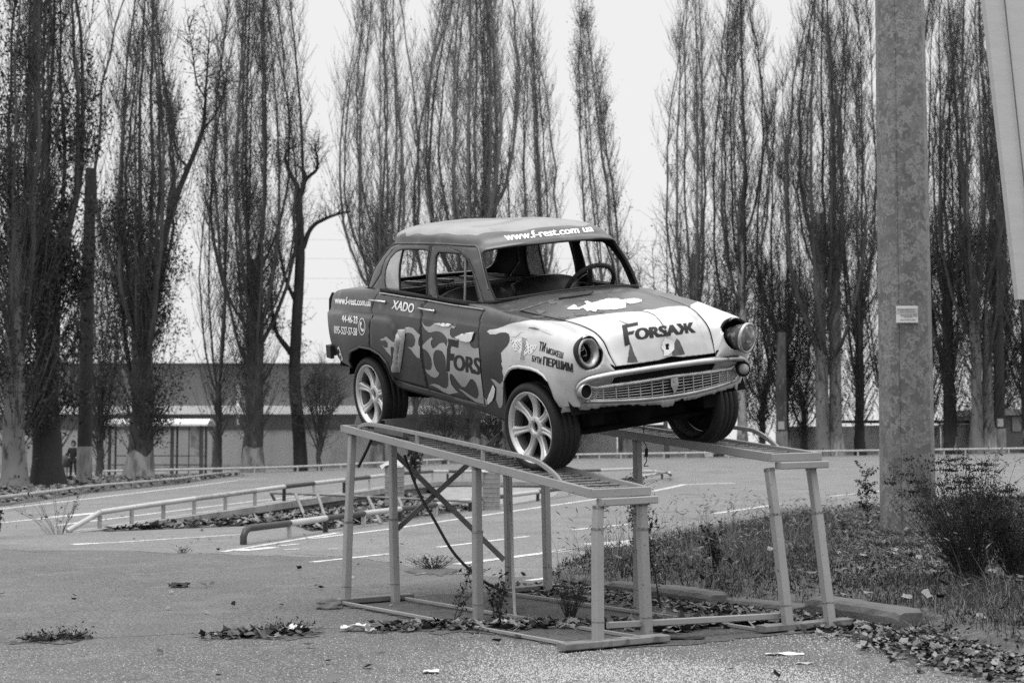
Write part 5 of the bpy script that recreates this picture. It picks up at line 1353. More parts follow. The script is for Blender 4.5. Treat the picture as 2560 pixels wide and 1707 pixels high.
def merge(parts):
    V, F, k = [], [], 0
    for v, f in parts: V.append(v); F.append(f + k); k += len(v)
    return np.concatenate(V), np.concatenate(F)
def leaf_quads(P, size, rg, flat=.0, elong=1.4):
    n = len(P); d = rg.normal(size=(n, 3)); d[:, 2] *= (1-flat); d /= np.linalg.norm(d, axis=1)[:, None]
    e = rg.normal(size=(n, 3)); e -= d*(e*d).sum(1)[:, None]; e /= np.linalg.norm(e, axis=1)[:, None]
    s = (size*rg.uniform(.55, 1.3, n))[:, None]
    c = np.cross(d, e)
    V = np.stack([P - e*s*elong*.5, P + c*s*.4 + d*s*.08, P + e*s*elong*.5, P - c*s*.4 + d*s*.08], 1)
    return V.reshape(-1, 3), np.arange(4*n).reshape(n, 4)
def trunk_tube(pts, rad, n=14, seed=0, rough=.12):
    rg = np.random.default_rng(seed); pts = np.asarray(pts, float); m = len(pts)
    lob = 1 + rough*np.sin(np.arange(n)[None]*2*np.pi/n*3 + rg.uniform(0, 6) + np.arange(m)[:, None]*.35) + rg.normal(0, rough*.35, (m, n))
    ang = np.arange(n)*2*np.pi/n
    V = pts[:, None] + np.stack([np.cos(ang)[None]*rad[:, None]*lob, np.sin(ang)[None]*rad[:, None]*lob, np.zeros((m, n))], -1)
    ids = np.arange(m*n).reshape(m, n)
    F = np.stack([ids[:-1], np.roll(ids[:-1], -1, 1), np.roll(ids[1:], -1, 1), ids[1:]], -1).reshape(-1, 4)
    V = np.concatenate([V.reshape(-1, 3), pts[-1:] + [0, 0, rad[-1]*.15]]); k = len(V) - 1
    top = ids[-1]; F = np.concatenate([F, np.stack([top, np.roll(top, -1), np.full(n, k), np.full(n, k)], -1)[:, [0, 1, 2, 2]]])
    return V, F
def tree(name, label, px_, Yd, H, spread, nlead, tr, stub, leaves, leafmax, seed, lean=0.0, start=3.0, dens=1.0, bm=None, tw=None, wash=True, top_spread=.6, group='poplars along the far side of the road', cat='poplar', base=None, fork=.75, leafmin=0.0, trunks=1, lsize=.075, whisk=1.0):
    rg = np.random.default_rng(seed); H *= 1.17 if H > 20 else 1
    x = (px_ - 1280)/4000*Yd; z = float(gz(x, Yd))
    root = empty(name, (x, Yd, z), label, cat, group)
    bm = bm or bark; tw = tw or twig_m
    leanv = np.array([lean, 0, 0])
    def bend(t): return leanv*t**1.15                                           # t = z/H
    tparts = []
    for k in range(trunks):
        o = np.array([(k - (trunks-1)/2)*tr*1.5, rg.uniform(-.2, .2), 0]); st = stub*(1 if k == 0 else rg.uniform(.75, .95))
        zz = np.linspace(-.3, st, 16); tt = zz/H
        pts = np.stack([o[0] + bend(np.maximum(tt, 0))[..., 0] if False else o[0] + lean*np.maximum(tt, 0)**1.15 + rg.normal(0, .02, 16), o[1] + rg.normal(0, .02, 16), zz], 1)
        rad = tr/trunks**.5*(1 - .35*np.clip(zz/st, 0, 1))*(1 + .35*np.exp(-np.maximum(zz, 0)/.45)); rad[-1] *= .96
        tparts.append(trunk_tube(pts, rad, 14, seed + k))
    V, F = merge(tparts)
    np_mesh('trunk', V, F[:, :4], bm, root, smooth=True)
    if wash:
        zz = np.array([-.3, .2, .6, 1.0, 1.25 + rg.uniform(-.15, .2)]); rad = tr/trunks**.5*(1 - .35*np.clip(zz/stub, 0, 1))*(1 + .35*np.exp(-np.maximum(zz, 0)/.45))*1.05 + .01
        ps = [trunk_tube(np.stack([np.full(5, (k-(trunks-1)/2)*tr*1.5), np.zeros(5), zz], 1), rad, 14, seed + k, .06) for k in range(trunks)]
        V, F = merge(ps); V = V + np.column_stack([np.zeros((len(V), 2)), np.where(V[:, 2] > 1.0, rg.normal(0, .13, len(V)), 0)]); np_mesh('limewash', V, F, lime, root, smooth=True)
    S0, S1, A, B = [], [], [], []                                               # segments and their radii
    tips = []
    # leaders
    for i in range(nlead):
        z0 = start + (stub - start)*rg.uniform(.05, 1)*(.9 if i else 1); az = 2*np.pi*(i + rg.uniform(-.3, .3))/nlead
        Ri = spread*rg.uniform(.50, 1.6)*(.25 if i == 0 else 1); zt = H*rg.uniform(.76, 1.0)*(1 - .10*Ri/spread)
        n = 13; t = np.linspace(0, 1, n)
        prof = (1 - np.exp(-4.5*t))*(1 - (1 - .38*top_spread)*t**2.0)
        zz = z0 + (zt - z0)*t
        p = np.stack([np.cos(az)*Ri*prof + lean*(zz/H)**1.15, np.sin(az)*Ri*prof*.9, zz], 1) + rg.normal(0, .05, (n, 3))*np.minimum(1, t*4)[:, None]
        r = np.minimum(tr, .5)*rg.uniform(.13, .29)*(1 - t)**.8 + .017
        S0.append(p[:-1]); S1.append(p[1:]); A.append(r[:-1]); B.append(r[1:])
        nb = int((zt - z0)*2.6*dens)
        tb = rg.uniform(.02, .97, nb)
        ib = np.minimum((tb*(n-1)).astype(int), n-2); fb = tb*(n-1) - ib
        sb = p[ib]*(1-fb)[:, None] + p[ib+1]*fb[:, None]
        azb = rg.uniform(0, 2*np.pi, nb) ; inc = np.radians(rg.uniform(18, 46, nb)); L = rg.uniform(1.3, 4.6, nb)*(1 - .5*tb)*(spread/2.3)**.4
        d0 = np.stack([np.sin(inc)*np.cos(azb), np.sin(inc)*np.sin(azb), np.cos(inc)], 1)
        q = sb; rb = rg.uniform(.016, .032, nb)*(1 - .5*tb)
        nodes = [q]
        for k in range(3):
            d0 = d0 + np.array([0, 0, .38]) + rg.normal(0, .08, (nb, 3)); d0 /= np.linalg.norm(d0, axis=1)[:, None]
            q2 = q + d0*(L/3)[:, None]
            S0.append(q); S1.append(q2); A.append(rb*(1 - k*.28)); B.append(rb*(1 - (k+1)*.28)); q = q2; nodes.append(q)
        nt_ = 9
        for k in range(nt_):                                                    # twigs
            f = rg.uniform(.1, 3, nb); i0 = np.minimum(f.astype(int), 2); ff = (f - i0)[:, None]
            NN = np.stack(nodes); a = NN[i0, np.arange(nb)]*(1-ff) + NN[i0+1, np.arange(nb)]*ff
            azt = rg.uniform(0, 2*np.pi, nb); it = np.radians(rg.uniform(10, 42, nb)); Lt = rg.uniform(.4, 1.6, nb)
            d1 = np.stack([np.sin(it)*np.cos(azt), np.sin(it)*np.sin(azt), np.cos(it)], 1)
            m1 = a + d1*(Lt*.5)[:, None]; d2 = d1 + np.array([0, 0, .3]) + rg.normal(0, .12, (nb, 3)); d2 /= np.linalg.norm(d2, axis=1)[:, None]
            m2_ = m1 + d2*(Lt*.5)[:, None]
            S0 += [a, m1]; S1 += [m1, m2_]; A += [np.full(nb, .0095), np.full(nb, .008)]; B += [np.full(nb, .008), np.full(nb, .0045)]
            tips += [m1, m2_]
    # whiskers of young shoots all up the trunk
    nw = int(150*dens*stub/6*whisk)
    zw = rg.uniform(start*.5, stub, nw); azw = rg.uniform(0, 2*np.pi, nw); p0 = np.stack([np.cos(azw)*tr*.8 + lean*(zw/H)**1.15, np.sin(azw)*tr*.8, zw], 1)
    d0 = np.stack([np.cos(azw)*.75, np.sin(azw)*.75, np.full(nw, .8)], 1); L = rg.uniform(1.0, 4.2, nw)
    q = p0
    for k in range(3):
        d0 = d0 + [0, 0, .45] + rg.normal(0, .12, (nw, 3)); d0 /= np.linalg.norm(d0, axis=1)[:, None]
        q2 = q + d0*(L/3)[:, None]; S0.append(q); S1.append(q2); A.append(np.full(nw, .02 - .005*k)); B.append(np.full(nw, .015 - .005*k)); tips.append(q2); q = q2; tips += [q2 + rg.normal(0, .28, q2.shape) for _ in range(4)]
    V, F = seg_tubes(np.concatenate(S0), np.concatenate(S1), np.concatenate(A), np.concatenate(B), 3)
    np_mesh('branches', V, F, tw, root)
    T = np.concatenate(tips)
    w = np.exp(-np.maximum(0, T[:, 2] - leafmax)/ (H*.12)) * (T[:, 2] > leafmin)
    cl = np.array([noise.noise(Vector(p*.55 + seed)) for p in T]); w *= np.clip(.35 + cl*1.6, 0.02, 1.5)
    if leaves:
        sel = rg.choice(len(T), int(leaves*1.15), p=w/w.sum())
        V, F = leaf_quads(T[sel] + rg.normal(0, .16, (len(sel), 3)), lsize*rg.uniform(.5, 1.4, len(sel)), rg)
        np_mesh('foliage', V, F, leaf_m, root)
    return root
pop = tree
tree('poplar_tree', 'leafy poplar with a pale mottled trunk at the far left edge of the verge', 40, 55, 24, 1.6, 8, .38, 10, 16000, 13, 11, start=2.2, bm=bark_pale, lsize=.085)
tree('poplar_tree', 'dark trunked leafy poplar directly left of the dark topped pole', 122, 58, 22, 1.5, 7, .52, 8.5, 16000, 12, 12, start=2.5, bm=bark_dark, lsize=.10, wash=False)
tree('poplar_tree', 'broad leafy poplar with a swollen whitewashed base between pole and bus shelter', 350, 72, 24, 2.1, 11, .55, 10, 26000, 10, 13, start=2.3, trunks=1, bm=bark, lsize=.085)
tree('poplar_tree', 'tall dense poplar column with many upright stems left of the car', 634, 90, 32, 2.5, 14, .56, 12, 18000, 18, 14, start=3.2, dens=1.1, top_spread=.8)
tree('poplar_tree', 'thin sparse poplar with a few leaves left of the tall dense column', 545, 93, 25, 2.0, 5, .26, 5, 1600, 24, 15, start=3.5, dens=.6, wash=False)
tree('poplar_tree', 'poplar with a sawn-off thick trunk rising behind the rear of the car', 945, 94, 30, 2.8, 12, .40, 15, 2200, 9, 16, start=6, dens=.9, tw=twig_light, top_spread=.75)
tree('poplar_tree', 'widest poplar of upright grey stems above the middle of the car roof', 1180, 95, 33, 3.6, 19, .60, 14, 5200, 22, 17, start=5, dens=1.05, top_spread=.8, tw=twig_light)
tree('poplar_tree', 'slim poplar close on the right of the widest one', 1352, 96, 29, 1.7, 8, .38, 10, 2200, 26, 18, start=4, dens=.9, tw=twig_light, lean=-.9)
tree('poplar_tree', 'narrow poplar leaning left above the windscreen with clumps of leaves on top', 1560, 98, 31, 1.3, 6, .32, 9, 3600, 34, 19, start=4, dens=.9, lean=-3.2, leafmin=14, tw=twig_light)
tree('poplar_tree', 'open poplar with a pale bare trunk above the bonnet', 1738, 94, 30, 2.0, 7, .36, 12, 1400, 22, 20, start=4, dens=.75, bm=bark_pale, whisk=.4, tw=twig_light)
tree('poplar_tree', 'poplar with a white birch-like trunk right of the far headlamp', 1856, 93, 29, 2.0, 10, .30, 15, 6000, 9, 21, start=2.5, dens=.9, bm=bark_white, whisk=.35)
tree('poplar_tree', 'bushy dark poplar with a pale streaked trunk left of the steel column', 2072, 92, 29, 2.6, 12, .55, 14, 10000, 11, 22, start=2.5, dens=1.0, bm=bark_pale, trunks=2, whisk=.8)
tree('poplar_tree', 'dark slender poplar half hidden by the left edge of the steel column', 2150, 95, 29, 2.0, 7, .30, 9, 6000, 12, 23, start=2.6, bm=bark_dark, wash=False)
tree('poplar_tree', 'poplar whose bare stems show just right of the steel column', 2372, 94, 28, 2.2, 9, .40, 11, 9000, 12, 24, start=2.5, dens=1.0, bm=bark_dark)
tree('poplar_tree', 'poplar with two pale trunks near the right edge beside the dark pole', 2455, 92, 28, 2.5, 11, .50, 11, 13000, 13, 25, start=2.4, dens=1.0, bm=bark_pale, trunks=2)
tree('poplar_tree', 'last poplar at the right edge under the hoarding', 2570, 95, 30, 2.5, 9, .42, 10, 9000, 13, 26, start=2.5)
tree('poplar_tree', 'lower bushy poplar filling the gap behind the far front wheel', 1960, 99, 22, 2.3, 8, .36, 8, 8000, 11, 27, start=1.8)
for k, (p_, Yd_, H_, lab) in enumerate(((1800, 101, 12, 'young scrubby poplar between the open poplar and the white trunked one'), (2010, 102, 14, 'young scrubby poplar left of the bushy two-trunked poplar'), (2235, 101, 22, 'young leafy poplar behind the steel column'), (2320, 100, 18, 'young scrubby poplar at the right side of the steel column'), (2505, 101, 21, 'young leafy poplar behind the dark pole near the right edge'), (1905, 97, 14, 'shrubby low poplar beside the far dark pole'), (250, 84, 14, 'low leafy poplar behind the dark topped pole'), (1440, 101, 12, 'young twiggy poplar right of the slim leaning ones'))):
    tree('poplar_tree', lab, p_, Yd_, H_, 1.9, 8, .2, 4, 5200 if p_ > 1500 and p_ != 1800 or p_ < 300 else 1200, 8, 100 + k, start=1.2, dens=1.1, wash=False, tw=twig_m)
def limb_tree(name, label, px_, Yd, limbs, cat, group=None, twigs=260, leaves=300, seed=3, m=None, tipscale=1.0, lz=(0, 99), tlen=.9):
    "tree from explicit limbs: lists of (px, py, radius) in the picture plane, given depth by a small offset"
    rg = np.random.default_rng(seed); x = (px_-1280)/4000*Yd; z = float(gz(x, Yd)); root = empty(name, (x, Yd, z), label, cat, group)
    S0, S1, A, B, pool = [], [], [], [], []
    for li, (dy, pts) in enumerate(limbs):
        P = np.array([at(p[0], p[1], Yd + dy*(i/(len(pts)-1))) - np.array([x, Yd, z]) for i, p in enumerate(pts)]); r = np.array([p[2] for p in pts])
        T = np.linspace(0, len(pts)-1, 8*len(pts)); C = catmull(P, T); rr_ = np.interp(T, np.arange(len(pts)), r)
        C += np.cumsum(rg.normal(0, .012, C.shape), 0)*np.minimum(1, np.arange(len(C))/10)[:, None]*.5
        if li == 0:
            V, F = seg_tubes(C[:-1], C[1:], rr_[:-1], rr_[1:], 9); np_mesh('trunk', V, F, m or bark_dark, root, smooth=True)
        else: S0.append(C[:-1]); S1.append(C[1:]); A.append(rr_[:-1]); B.append(rr_[1:])
        pool.append(C[len(C)//3:])
    pool = np.concatenate(pool); a = pool[rg.integers(0, len(pool), twigs)]
    d = rg.normal(0, 1, (twigs, 3)); d[:, 2] = np.abs(d[:, 2])*.8 + .3; d /= np.linalg.norm(d, axis=1)[:, None]; L = rg.uniform(.3, 1, twigs)*tlen*2
    q = a; tips = []
    for k in range(3):
        d = d + rg.normal(0, .28, d.shape) + [0, 0, .12]; d /= np.linalg.norm(d, axis=1)[:, None]; q2 = q + d*(L/3)[:, None]
        S0.append(q); S1.append(q2); A.append(np.full(twigs, (.020 - .005*k)*tipscale)); B.append(np.full(twigs, (.015 - .005*k)*tipscale)); tips.append(q2); q = q2
        b = q + rg.normal(0, .25, q.shape) + [0, 0, .12]; S0.append(q); S1.append(b); A.append(np.full(twigs, .010*tipscale)); B.append(np.full(twigs, .005*tipscale)); tips.append(b)
    V, F = seg_tubes(np.concatenate(S0), np.concatenate(S1), np.concatenate(A), np.concatenate(B), 4); np_mesh('branches', V, F, m or bark_dark, root)
    T = np.concatenate(tips); T = T[(T[:, 2] > lz[0]) & (T[:, 2] < lz[1])]
    if leaves and len(T):
        V, F = leaf_quads(T[rg.integers(0, len(T), leaves)] + rg.normal(0, .1, (leaves, 3)), .10, rg); np_mesh('foliage', V, F, leaf_m, root)
    return root
limb_tree('bare_tree', 'gnarled dark bare tree with twisting boughs just left of the car', 752, 91, [(0, [(752,1180,.42),(748,1080,.38),(738,950,.34),(742,820,.32),(752,640,.28),(750,520,.22),(745,470,.17)]),
    (1, [(745,470,.15),(725,430,.12),(715,395,.09),(722,375,.07),(740,368,.05)]), (-.6, [(748,500,.15),(765,450,.12),(790,425,.09),(792,395,.07),(786,370,.05),(795,350,.03)]), (.5, [(765,450,.09),(760,430,.07),(738,410,.05)]),
    (1, [(757,620,.17),(775,575,.13),(805,550,.10),(845,535,.07),(875,530,.04)]), (-1, [(742,760,.14),(715,700,.10),(700,640,.07),(690,590,.05)]), (.5, [(740,900,.18),(705,850,.15),(690,820,.12),(682,760,.08),(678,700,.05)])], 'tree', None, 240, 420, 31, lz=(0, 9))
limb_tree('bare_tree', 'bare tree with one long bough sweeping up right beside the bus shelter poplar', 402, 76, [(0, [(352,900,.22),(380,800,.2),(402,640,.18),(430,520,.16),(470,420,.13),(505,330,.10),(515,250,.07),(520,150,.04),(525,60,.02)]),
    (1, [(470,420,.08),(440,380,.06),(432,310,.04),(420,260,.03)]), (-1, [(505,330,.06),(540,280,.05),(560,220,.03),(565,180,.02)]), (.6, [(515,250,.05),(490,200,.04),(480,120,.025),(470,70,.015)])], 'tree', None, 200, 700, 33, lz=(8, 40))
for k, (label, pxb, Yd, sp_, hgt, seed) in enumerate((('small bare spreading tree seen under the sill of the car', 1112, 93, 75, 1000, 41), ('wide bare spreading tree behind the windscreen pillar and bonnet', 1668, 93, 150, 440, 42), ('thin leafy sapling beside the whitewashed poplar left of the car', 800, 90, 55, 900, 43), ('scrubby bare tree rising behind the car roof at the left', 1040, 97, 110, 440, 44), ('scrubby bare tree above the front door window', 1290, 99, 100, 470, 45), ('low scrubby tree beneath the nose of the car', 1240, 96, 60, 1010, 46), ('bare scrub tree between the pale poplar and the white trunked one', 1790, 98, 90, 560, 47))):
    rg = random.Random(seed); yb = 1119 - (float(gz((pxb-1280)/4000*Yd, Yd)) - CAM_H)/Yd*4000
    limbs = [(0, [(pxb, yb+8, .16), (pxb-4, yb-(yb-hgt)*.15, .13), (pxb+3, yb-(yb-hgt)*.30, .10), (pxb, yb-(yb-hgt)*.42, .07)])]
    for j in range(9):
        a = -1 + 2*j/8; t0 = rg.uniform(.12, .40); t1 = rg.uniform(.75, 1)*(1 - .25*abs(a)); y0 = yb-(yb-hgt)*t0; y1 = yb-(yb-hgt)*t1
        limbs.append((rg.uniform(-2, 2), [(pxb, y0, .065), (pxb + a*sp_*.45, y0 + (y1-y0)*.4, .045), (pxb + a*sp_*.8, y0 + (y1-y0)*.72, .028), (pxb + a*sp_*rg.uniform(.85, 1.1), y1, .012)]))
    limb_tree('bare_tree', label, pxb, Yd, limbs, 'tree', 'bare trees among the poplars', 420, 160, seed, twig_m, .75, tlen=1.3)
# dark topped poles with limewashed feet
for px_, Yd, ytop, r, label, plate in ((214, 62, 417, .26, 'tall dark topped pole with a whitewashed foot at the left', 0), (1953, 91, 830, .30, 'dark pole with a whitewashed foot just right of the far front wheel', 1), (2498, 92, 545, .29, 'dark pole with a whitewashed foot near the right edge', 1)):
    x = (px_-1280)/4000*Yd; z = float(gz(x, Yd)); h = zat(ytop, Yd) - z
    root = empty('utility_pole', (x, Yd, z), label, 'pole', 'dark poles with whitewashed feet')
    mb = MB(); mb.tube([(0, 0, -.3), (0, 0, h*.5), (.05, 0, h)], [r*1.12, r, r*.8], 14); mb.build('pole', bark_dark if px_ != 1953 else bark, root)
    mb = MB(); mb.tube([(0, 0, -.3), (0, 0, .02), (0, 0, 1.45)], [r*1.2, r*1.16, r*1.14], 14); mb.build('limewash', lime, root)
    if plate: mb = MB(); mb.box(-.25, .1, -r*1.25, -r*1.05, 1.55, 2.0); mb.build('number_plate', fence_m, root)
# verge of soil and leaves under the left-hand poplars
# ------------------------------------------------------------------ verge, grassy island, kerbs
def sheet(name, poly, m, up=.05, kind='structure', step=.5, bump=.03, seed=1, edge=.3):
    "soil sheet over a ground polygon, a little mounded"
    P = np.array([p[:2] for p in poly]); X, Y = np.meshgrid(np.arange(P[:, 0].min(), P[:, 0].max(), step), np.arange(P[:, 1].min(), P[:, 1].max(), step)); X, Y = X.ravel(), Y.ravel()
    B = np.array(resample(list(P), step*.7, 1, 1)); ins = inpoly(P, X, Y)
    d = np.array([np.min((B[:, 0]-x)**2 + (B[:, 1]-y)**2) for x, y in zip(X, Y)]) if len(X) < 40000 else np.ones(len(X))
    k = ins & (d > (step*.4)**2); X, Y, d = X[k], Y[k], d[k]
    V = [tuple(b) for b in B] + list(zip(X, Y)); n = len(B)
    v2, _, f2, *_ = delaunay_2d_cdt([Vector(v) for v in V], [(i, (i+1) % n) for i in range(n)], [], 1, 1e-5)
    v2 = np.array([tuple(v) for v in v2]); dd = np.array([np.min((B[:, 0]-x)**2 + (B[:, 1]-y)**2) for x, y in v2])**.5
    z = gz(v2[:, 0], v2[:, 1]) + .006 + up*sstep(0, edge, dd) + np.array([noise.noise(Vector((x*1.7, y*1.7, seed))) for x, y in v2])*bump*sstep(0, edge, dd)
    o = np_mesh(name, np.column_stack([v2, z]), np.array([tuple(f) for f in f2]), m, smooth=True)
    return tag(o, kind=kind), v2, z
verge = [gnd(*q)[:2] for q in (G3(-190,455), G3(0,432), G3(530,354), G3(1180,287), G3(1500,240))] + [np.array((-12.6, 78)), np.array((-21, 78)), np.array((-30, 60)), np.array((-22, 40))]
sheet('verge', verge, dirt, .08, step=1.2, bump=.06, seed=4)
leafbed = [gnd(*q)[:2] for q in (G3(700,598), G3(1000,585), G3(1500,565), G3(1900,545), R5(0,560), R5(300,515), R5(690,470), R5(1000,425), R5(1240,392))] + [w_[:2] + np.array([.1, -.15]) for w_ in WF[11:0:-1]]
sheet('leaf_bed', leafbed, dirt, .03, step=.7, bump=.03, seed=5)
isl_px = [(1372,1446), (1400,1424), (1469,1402), (1540,1388), (1622,1367), (1699,1354), (1788,1338), (1880,1318), (1990,1300), (2100,1284), (2330,1262), (2700,1250)]
kerb_px = [(1378,1452), (1480,1478), (1590,1490), (1660,1496), (1776,1514), (1880,1524), (2004,1532), (2130,1552), (2262,1578), (2330,1612), (2440,1642), (2720,1690)]
island = [gnd(*q)[:2] for q in isl_px] + [gnd(*q)[:2] for q in kerb_px[::-1]]
_, iv, iz = sheet('grass_island', island, dirt, .10, step=.22, bump=.035, seed=6, edge=.25)
def isl_z(x, y):
    i = np.array([np.argmin((iv[:, 0]-a)**2 + (iv[:, 1]-b)**2) for a, b in zip(x, y)]); return iz[i]
kerb_m = M('weathered kerb stone', .095, .9, .25, 3, spots=[(7, .6, .08, .09), (40, .64, .04, .07)], bump=.008, bscale=30)
def kerb(a, b, label, h=.15, w=.17, sink=0.05, tilt=0.0):
    A, B = gnd(*a), gnd(*b); A, B = Vector(A), Vector(B); d = (B - A); L = d.length; d.normalize(); n = Vector((-d.y, d.x, 0)); n = n if n.y > 0 else -n
    o = empty('kerb_stone', tuple(A), label, 'kerb stone', 'kerb stones along the grassy island'); mb = MB()
    prof = [(0, -.1), (0, h*.72), (.018, h*.92), (.05, h), (w, h), (w, -.1)]; m = 14; rg = random.Random(int(a[0])); V = []
    for i in range(m+1):
        t = i/m; e = 1 - .10*(1 if i in (0, m) else 0)
        for x, z in prof: V.append(d*(L*t + (0.015 if i == 0 else -.015 if i == m else 0)) + n*(x*e + rg.uniform(-.004, .004)) + Vector((0, 0, z*e - sink + tilt*t + rg.uniform(-.004, .004))))
    k = len(prof)
    mb.add(V, [(i*k+j, i*k+j+1, (i+1)*k+j+1, (i+1)*k+j) for i in range(m) for j in range(k-1)], 0, False); mb.add(V[:k] + V[-k:], [tuple(range(k)), tuple(range(2*k-1, k-1, -1))])
    mb.build('stone', kerb_m, o)
kerb((1395,1458), (1510,1482), 'pale worn kerb stone at the pointed tip of the grassy island', .13)
kerb((1514,1483), (1618,1496), 'kerb stone behind the front legs of the near ramp', .12, sink=.02)
kerb((1622,1497), (1775,1521), 'long clean-edged kerb stone between the two ramps\' front legs', .16)
kerb((1790,1516), (1985,1540), 'sunken kerb stone half buried in leaves and grass', .12, sink=.05)
kerb((2008,1541), (2250,1583), 'big rounded kerb stone behind the front feet of the far ramp', .19, w=.2)
gut = [gnd(p[0], p[1] - 2)[:2] for p in kerb_px] + [gnd(p[0], p[1] + d_)[:2] for p, d_ in zip(kerb_px[::-1], (34, 42, 46, 34, 24, 30, 40, 46, 48, 44, 30, 8))]
sheet('gutter_dirt', gut, dirt, .012, step=.12, bump=.014, seed=8, edge=.1)
for k, (cx, cy, rx, ry) in enumerate(((140, 1602, 62, 9), (690, 1590, 115, 12), (1150, 1572, 190, 16), (1085, 1428, 70, 12))):
    r_ = random.Random(k); sheet('crack_dirt', [gnd(cx + rx*math.cos(a)*r_.uniform(.6, 1.15), cy + ry*math.sin(a)*r_.uniform(.5, 1.2))[:2] for a in np.linspace(0, 2*math.pi, 40, endpoint=False)], dirt, .010, step=.06, bump=.010, seed=20 + k, edge=.06)
shade_m = M('shaded dirty asphalt', .055, .85, .3, 1.5, spots=[(4, .56, .10, .085), (45, .57, .05, .10), (90, .62, .03, .16), (20, .62, .05, .03)], bump=.010, bscale=55, spec=.3)  # asphalt colour darkened to hold the stand's shade, plus dirt
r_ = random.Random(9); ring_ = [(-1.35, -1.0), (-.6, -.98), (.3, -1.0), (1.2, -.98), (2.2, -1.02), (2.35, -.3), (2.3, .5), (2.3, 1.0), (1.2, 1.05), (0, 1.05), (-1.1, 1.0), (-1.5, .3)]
sheet('stand_shade', [np.array(W(a + r_.uniform(-.04, .04), b + r_.uniform(-.05, .05), 0))[:2] for a, b in resample([np.array(q) for q in ring_], .06, 1, 1)], shade_m, .0, step=.12, bump=0, seed=30, edge=.1)  # shade under the stand painted as a dark, dirty sheet
# grass
grass_a = M('dry grass', .14, .8, .35, .9, spec=.2); grass_b = M('green grass', .042, .8, .35, .9, spec=.2); weed_m = M('dark weed leaves', .022, .8, .4, 2, spec=.2); stem_m = M('weed stems', .045, .8, .3, 2, spec=.2); straw_m = M('pale straw', .17, .8, .2, 3, spec=.2)
def blades(P, h, w, rg, lean=.35):
    n = len(P); az = rg.uniform(0, 2*np.pi, n); b = rg.uniform(.1, 1, n)*lean; d = np.stack([np.cos(az), np.sin(az)], 1); s = np.stack([-d[:, 1], d[:, 0], np.zeros(n)], 1)
    az2 = rg.uniform(0, 2*np.pi, n); s = np.stack([np.cos(az2), np.sin(az2), np.zeros(n)], 1)
    def pt(t): return P + np.concatenate([d*(b*h*t**2)[:, None], (h*(t - .18*b*t*t))[:, None]], 1)
    q0, q1, q2 = pt(0.), pt(.55), pt(1.)
    w = w[:, None] if hasattr(w, '__len__') else w
    V = np.stack([q0 - s*w, q0 + s*w, q1 + s*w*.75, q1 - s*w*.75, q2 + s*w*.1, q2 - s*w*.1], 1).reshape(-1, 3)
    k = (np.arange(n)*6)[:, None]; F = np.concatenate([k + [0, 1, 2, 3], k + [3, 2, 4, 5]])
    return V, F, q2
rg = np.random.default_rng(7)
IP = np.array(island); bb_ = (IP.min(0), IP.max(0))
def scatter(n, rg, dens=None):
    out = []
    while sum(len(o) for o in out) < n:
        P = rg.uniform(bb_[0], bb_[1], (n*3, 2)); P = P[inpoly(IP, P[:, 0], P[:, 1])]
        P = P[rg.uniform(0, 1, len(P)) < np.clip(30/P[:, 1]**1.25, 0, 1)]        # thinner where it is far
        P = P[(P[:, 1] < 30) & (P[:, 0]/P[:, 1] < .36)]
        if dens is not None: P = P[rg.uniform(0, 1, len(P)) < dens(P)]
        out.append(P)
    return np.concatenate(out)[:n]
patch = lambda P: np.clip(.55 + 1.3*np.array([noise.noise(Vector((x*1.1, y*1.1, 2))) for x, y in P]), .05, 1)
P = scatter(42000, rg, patch); z = isl_z(P[:, 0], P[:, 1]); far_ = sstep(10.5, 17, P[:, 1])
h = rg.uniform(.04, .14, len(P))*(1 + .3*far_)*np.where((P[:, 0]/P[:, 1] > .20) & (P[:, 0]/P[:, 1] < .275) & (P[:, 1] > 12.5), .5, 1)*(.7 + .6*patch(P))
V, F, _ = blades(np.column_stack([P, z - .01]), h, .0032*rg.uniform(.5, 1.3, len(P)), rg, 1.25)
mi = np.tile((rg.uniform(0, 1, len(P)) < .33).astype(int), 2)
tag(np_mesh('grass', V, F, [grass_b, grass_a], mi=mi), kind='stuff')
P = scatter(22000, rg, lambda P: 1.05 - patch(P)); z = isl_z(P[:, 0], P[:, 1])
V, F = leaf_quads(np.column_stack([P, z + rg.uniform(.0, .07, len(P))]), .016, rg, .3, 1.8)
tag(np_mesh('ground_cover', V, F, weed_m), kind='stuff')
P = scatter(1500, rg, lambda P: sstep(11, 15, P[:, 1])*.9 + .03); z = isl_z(P[:, 0], P[:, 1])
h = rg.uniform(.16, .46, len(P))*(.75 + .5*sstep(3.6, 3.0, P[:, 0]))*np.where((P[:, 0]/P[:, 1] > .20) & (P[:, 0]/P[:, 1] < .275) & (P[:, 1] < 19), .35, 1); V, F, tip = blades(np.column_stack([P, z - .01]), h, .0022, rg, .55)
hd_, hf = [], []
az = rg.uniform(0, 2*np.pi, len(P)); L = rg.uniform(.04, .09, len(P)); dr = np.stack([np.cos(az)*.7, np.sin(az)*.7, rg.uniform(-.2, .7, len(P))], 1)
V2, F2 = seg_tubes(tip, tip + dr*L[:, None]*.5, .003, .0055, 4); V3, F3 = seg_tubes(tip + dr*L[:, None]*.5, tip + dr*L[:, None], .0055, .001, 4)
Vm, Fm = merge([(V, F), (V2, F2), (V3, F3)])
tag(np_mesh('tall_grass', Vm, Fm, [grass_a, straw_m], mi=[0]*len(F) + [1]*(len(F2) + len(F3))), kind='stuff')
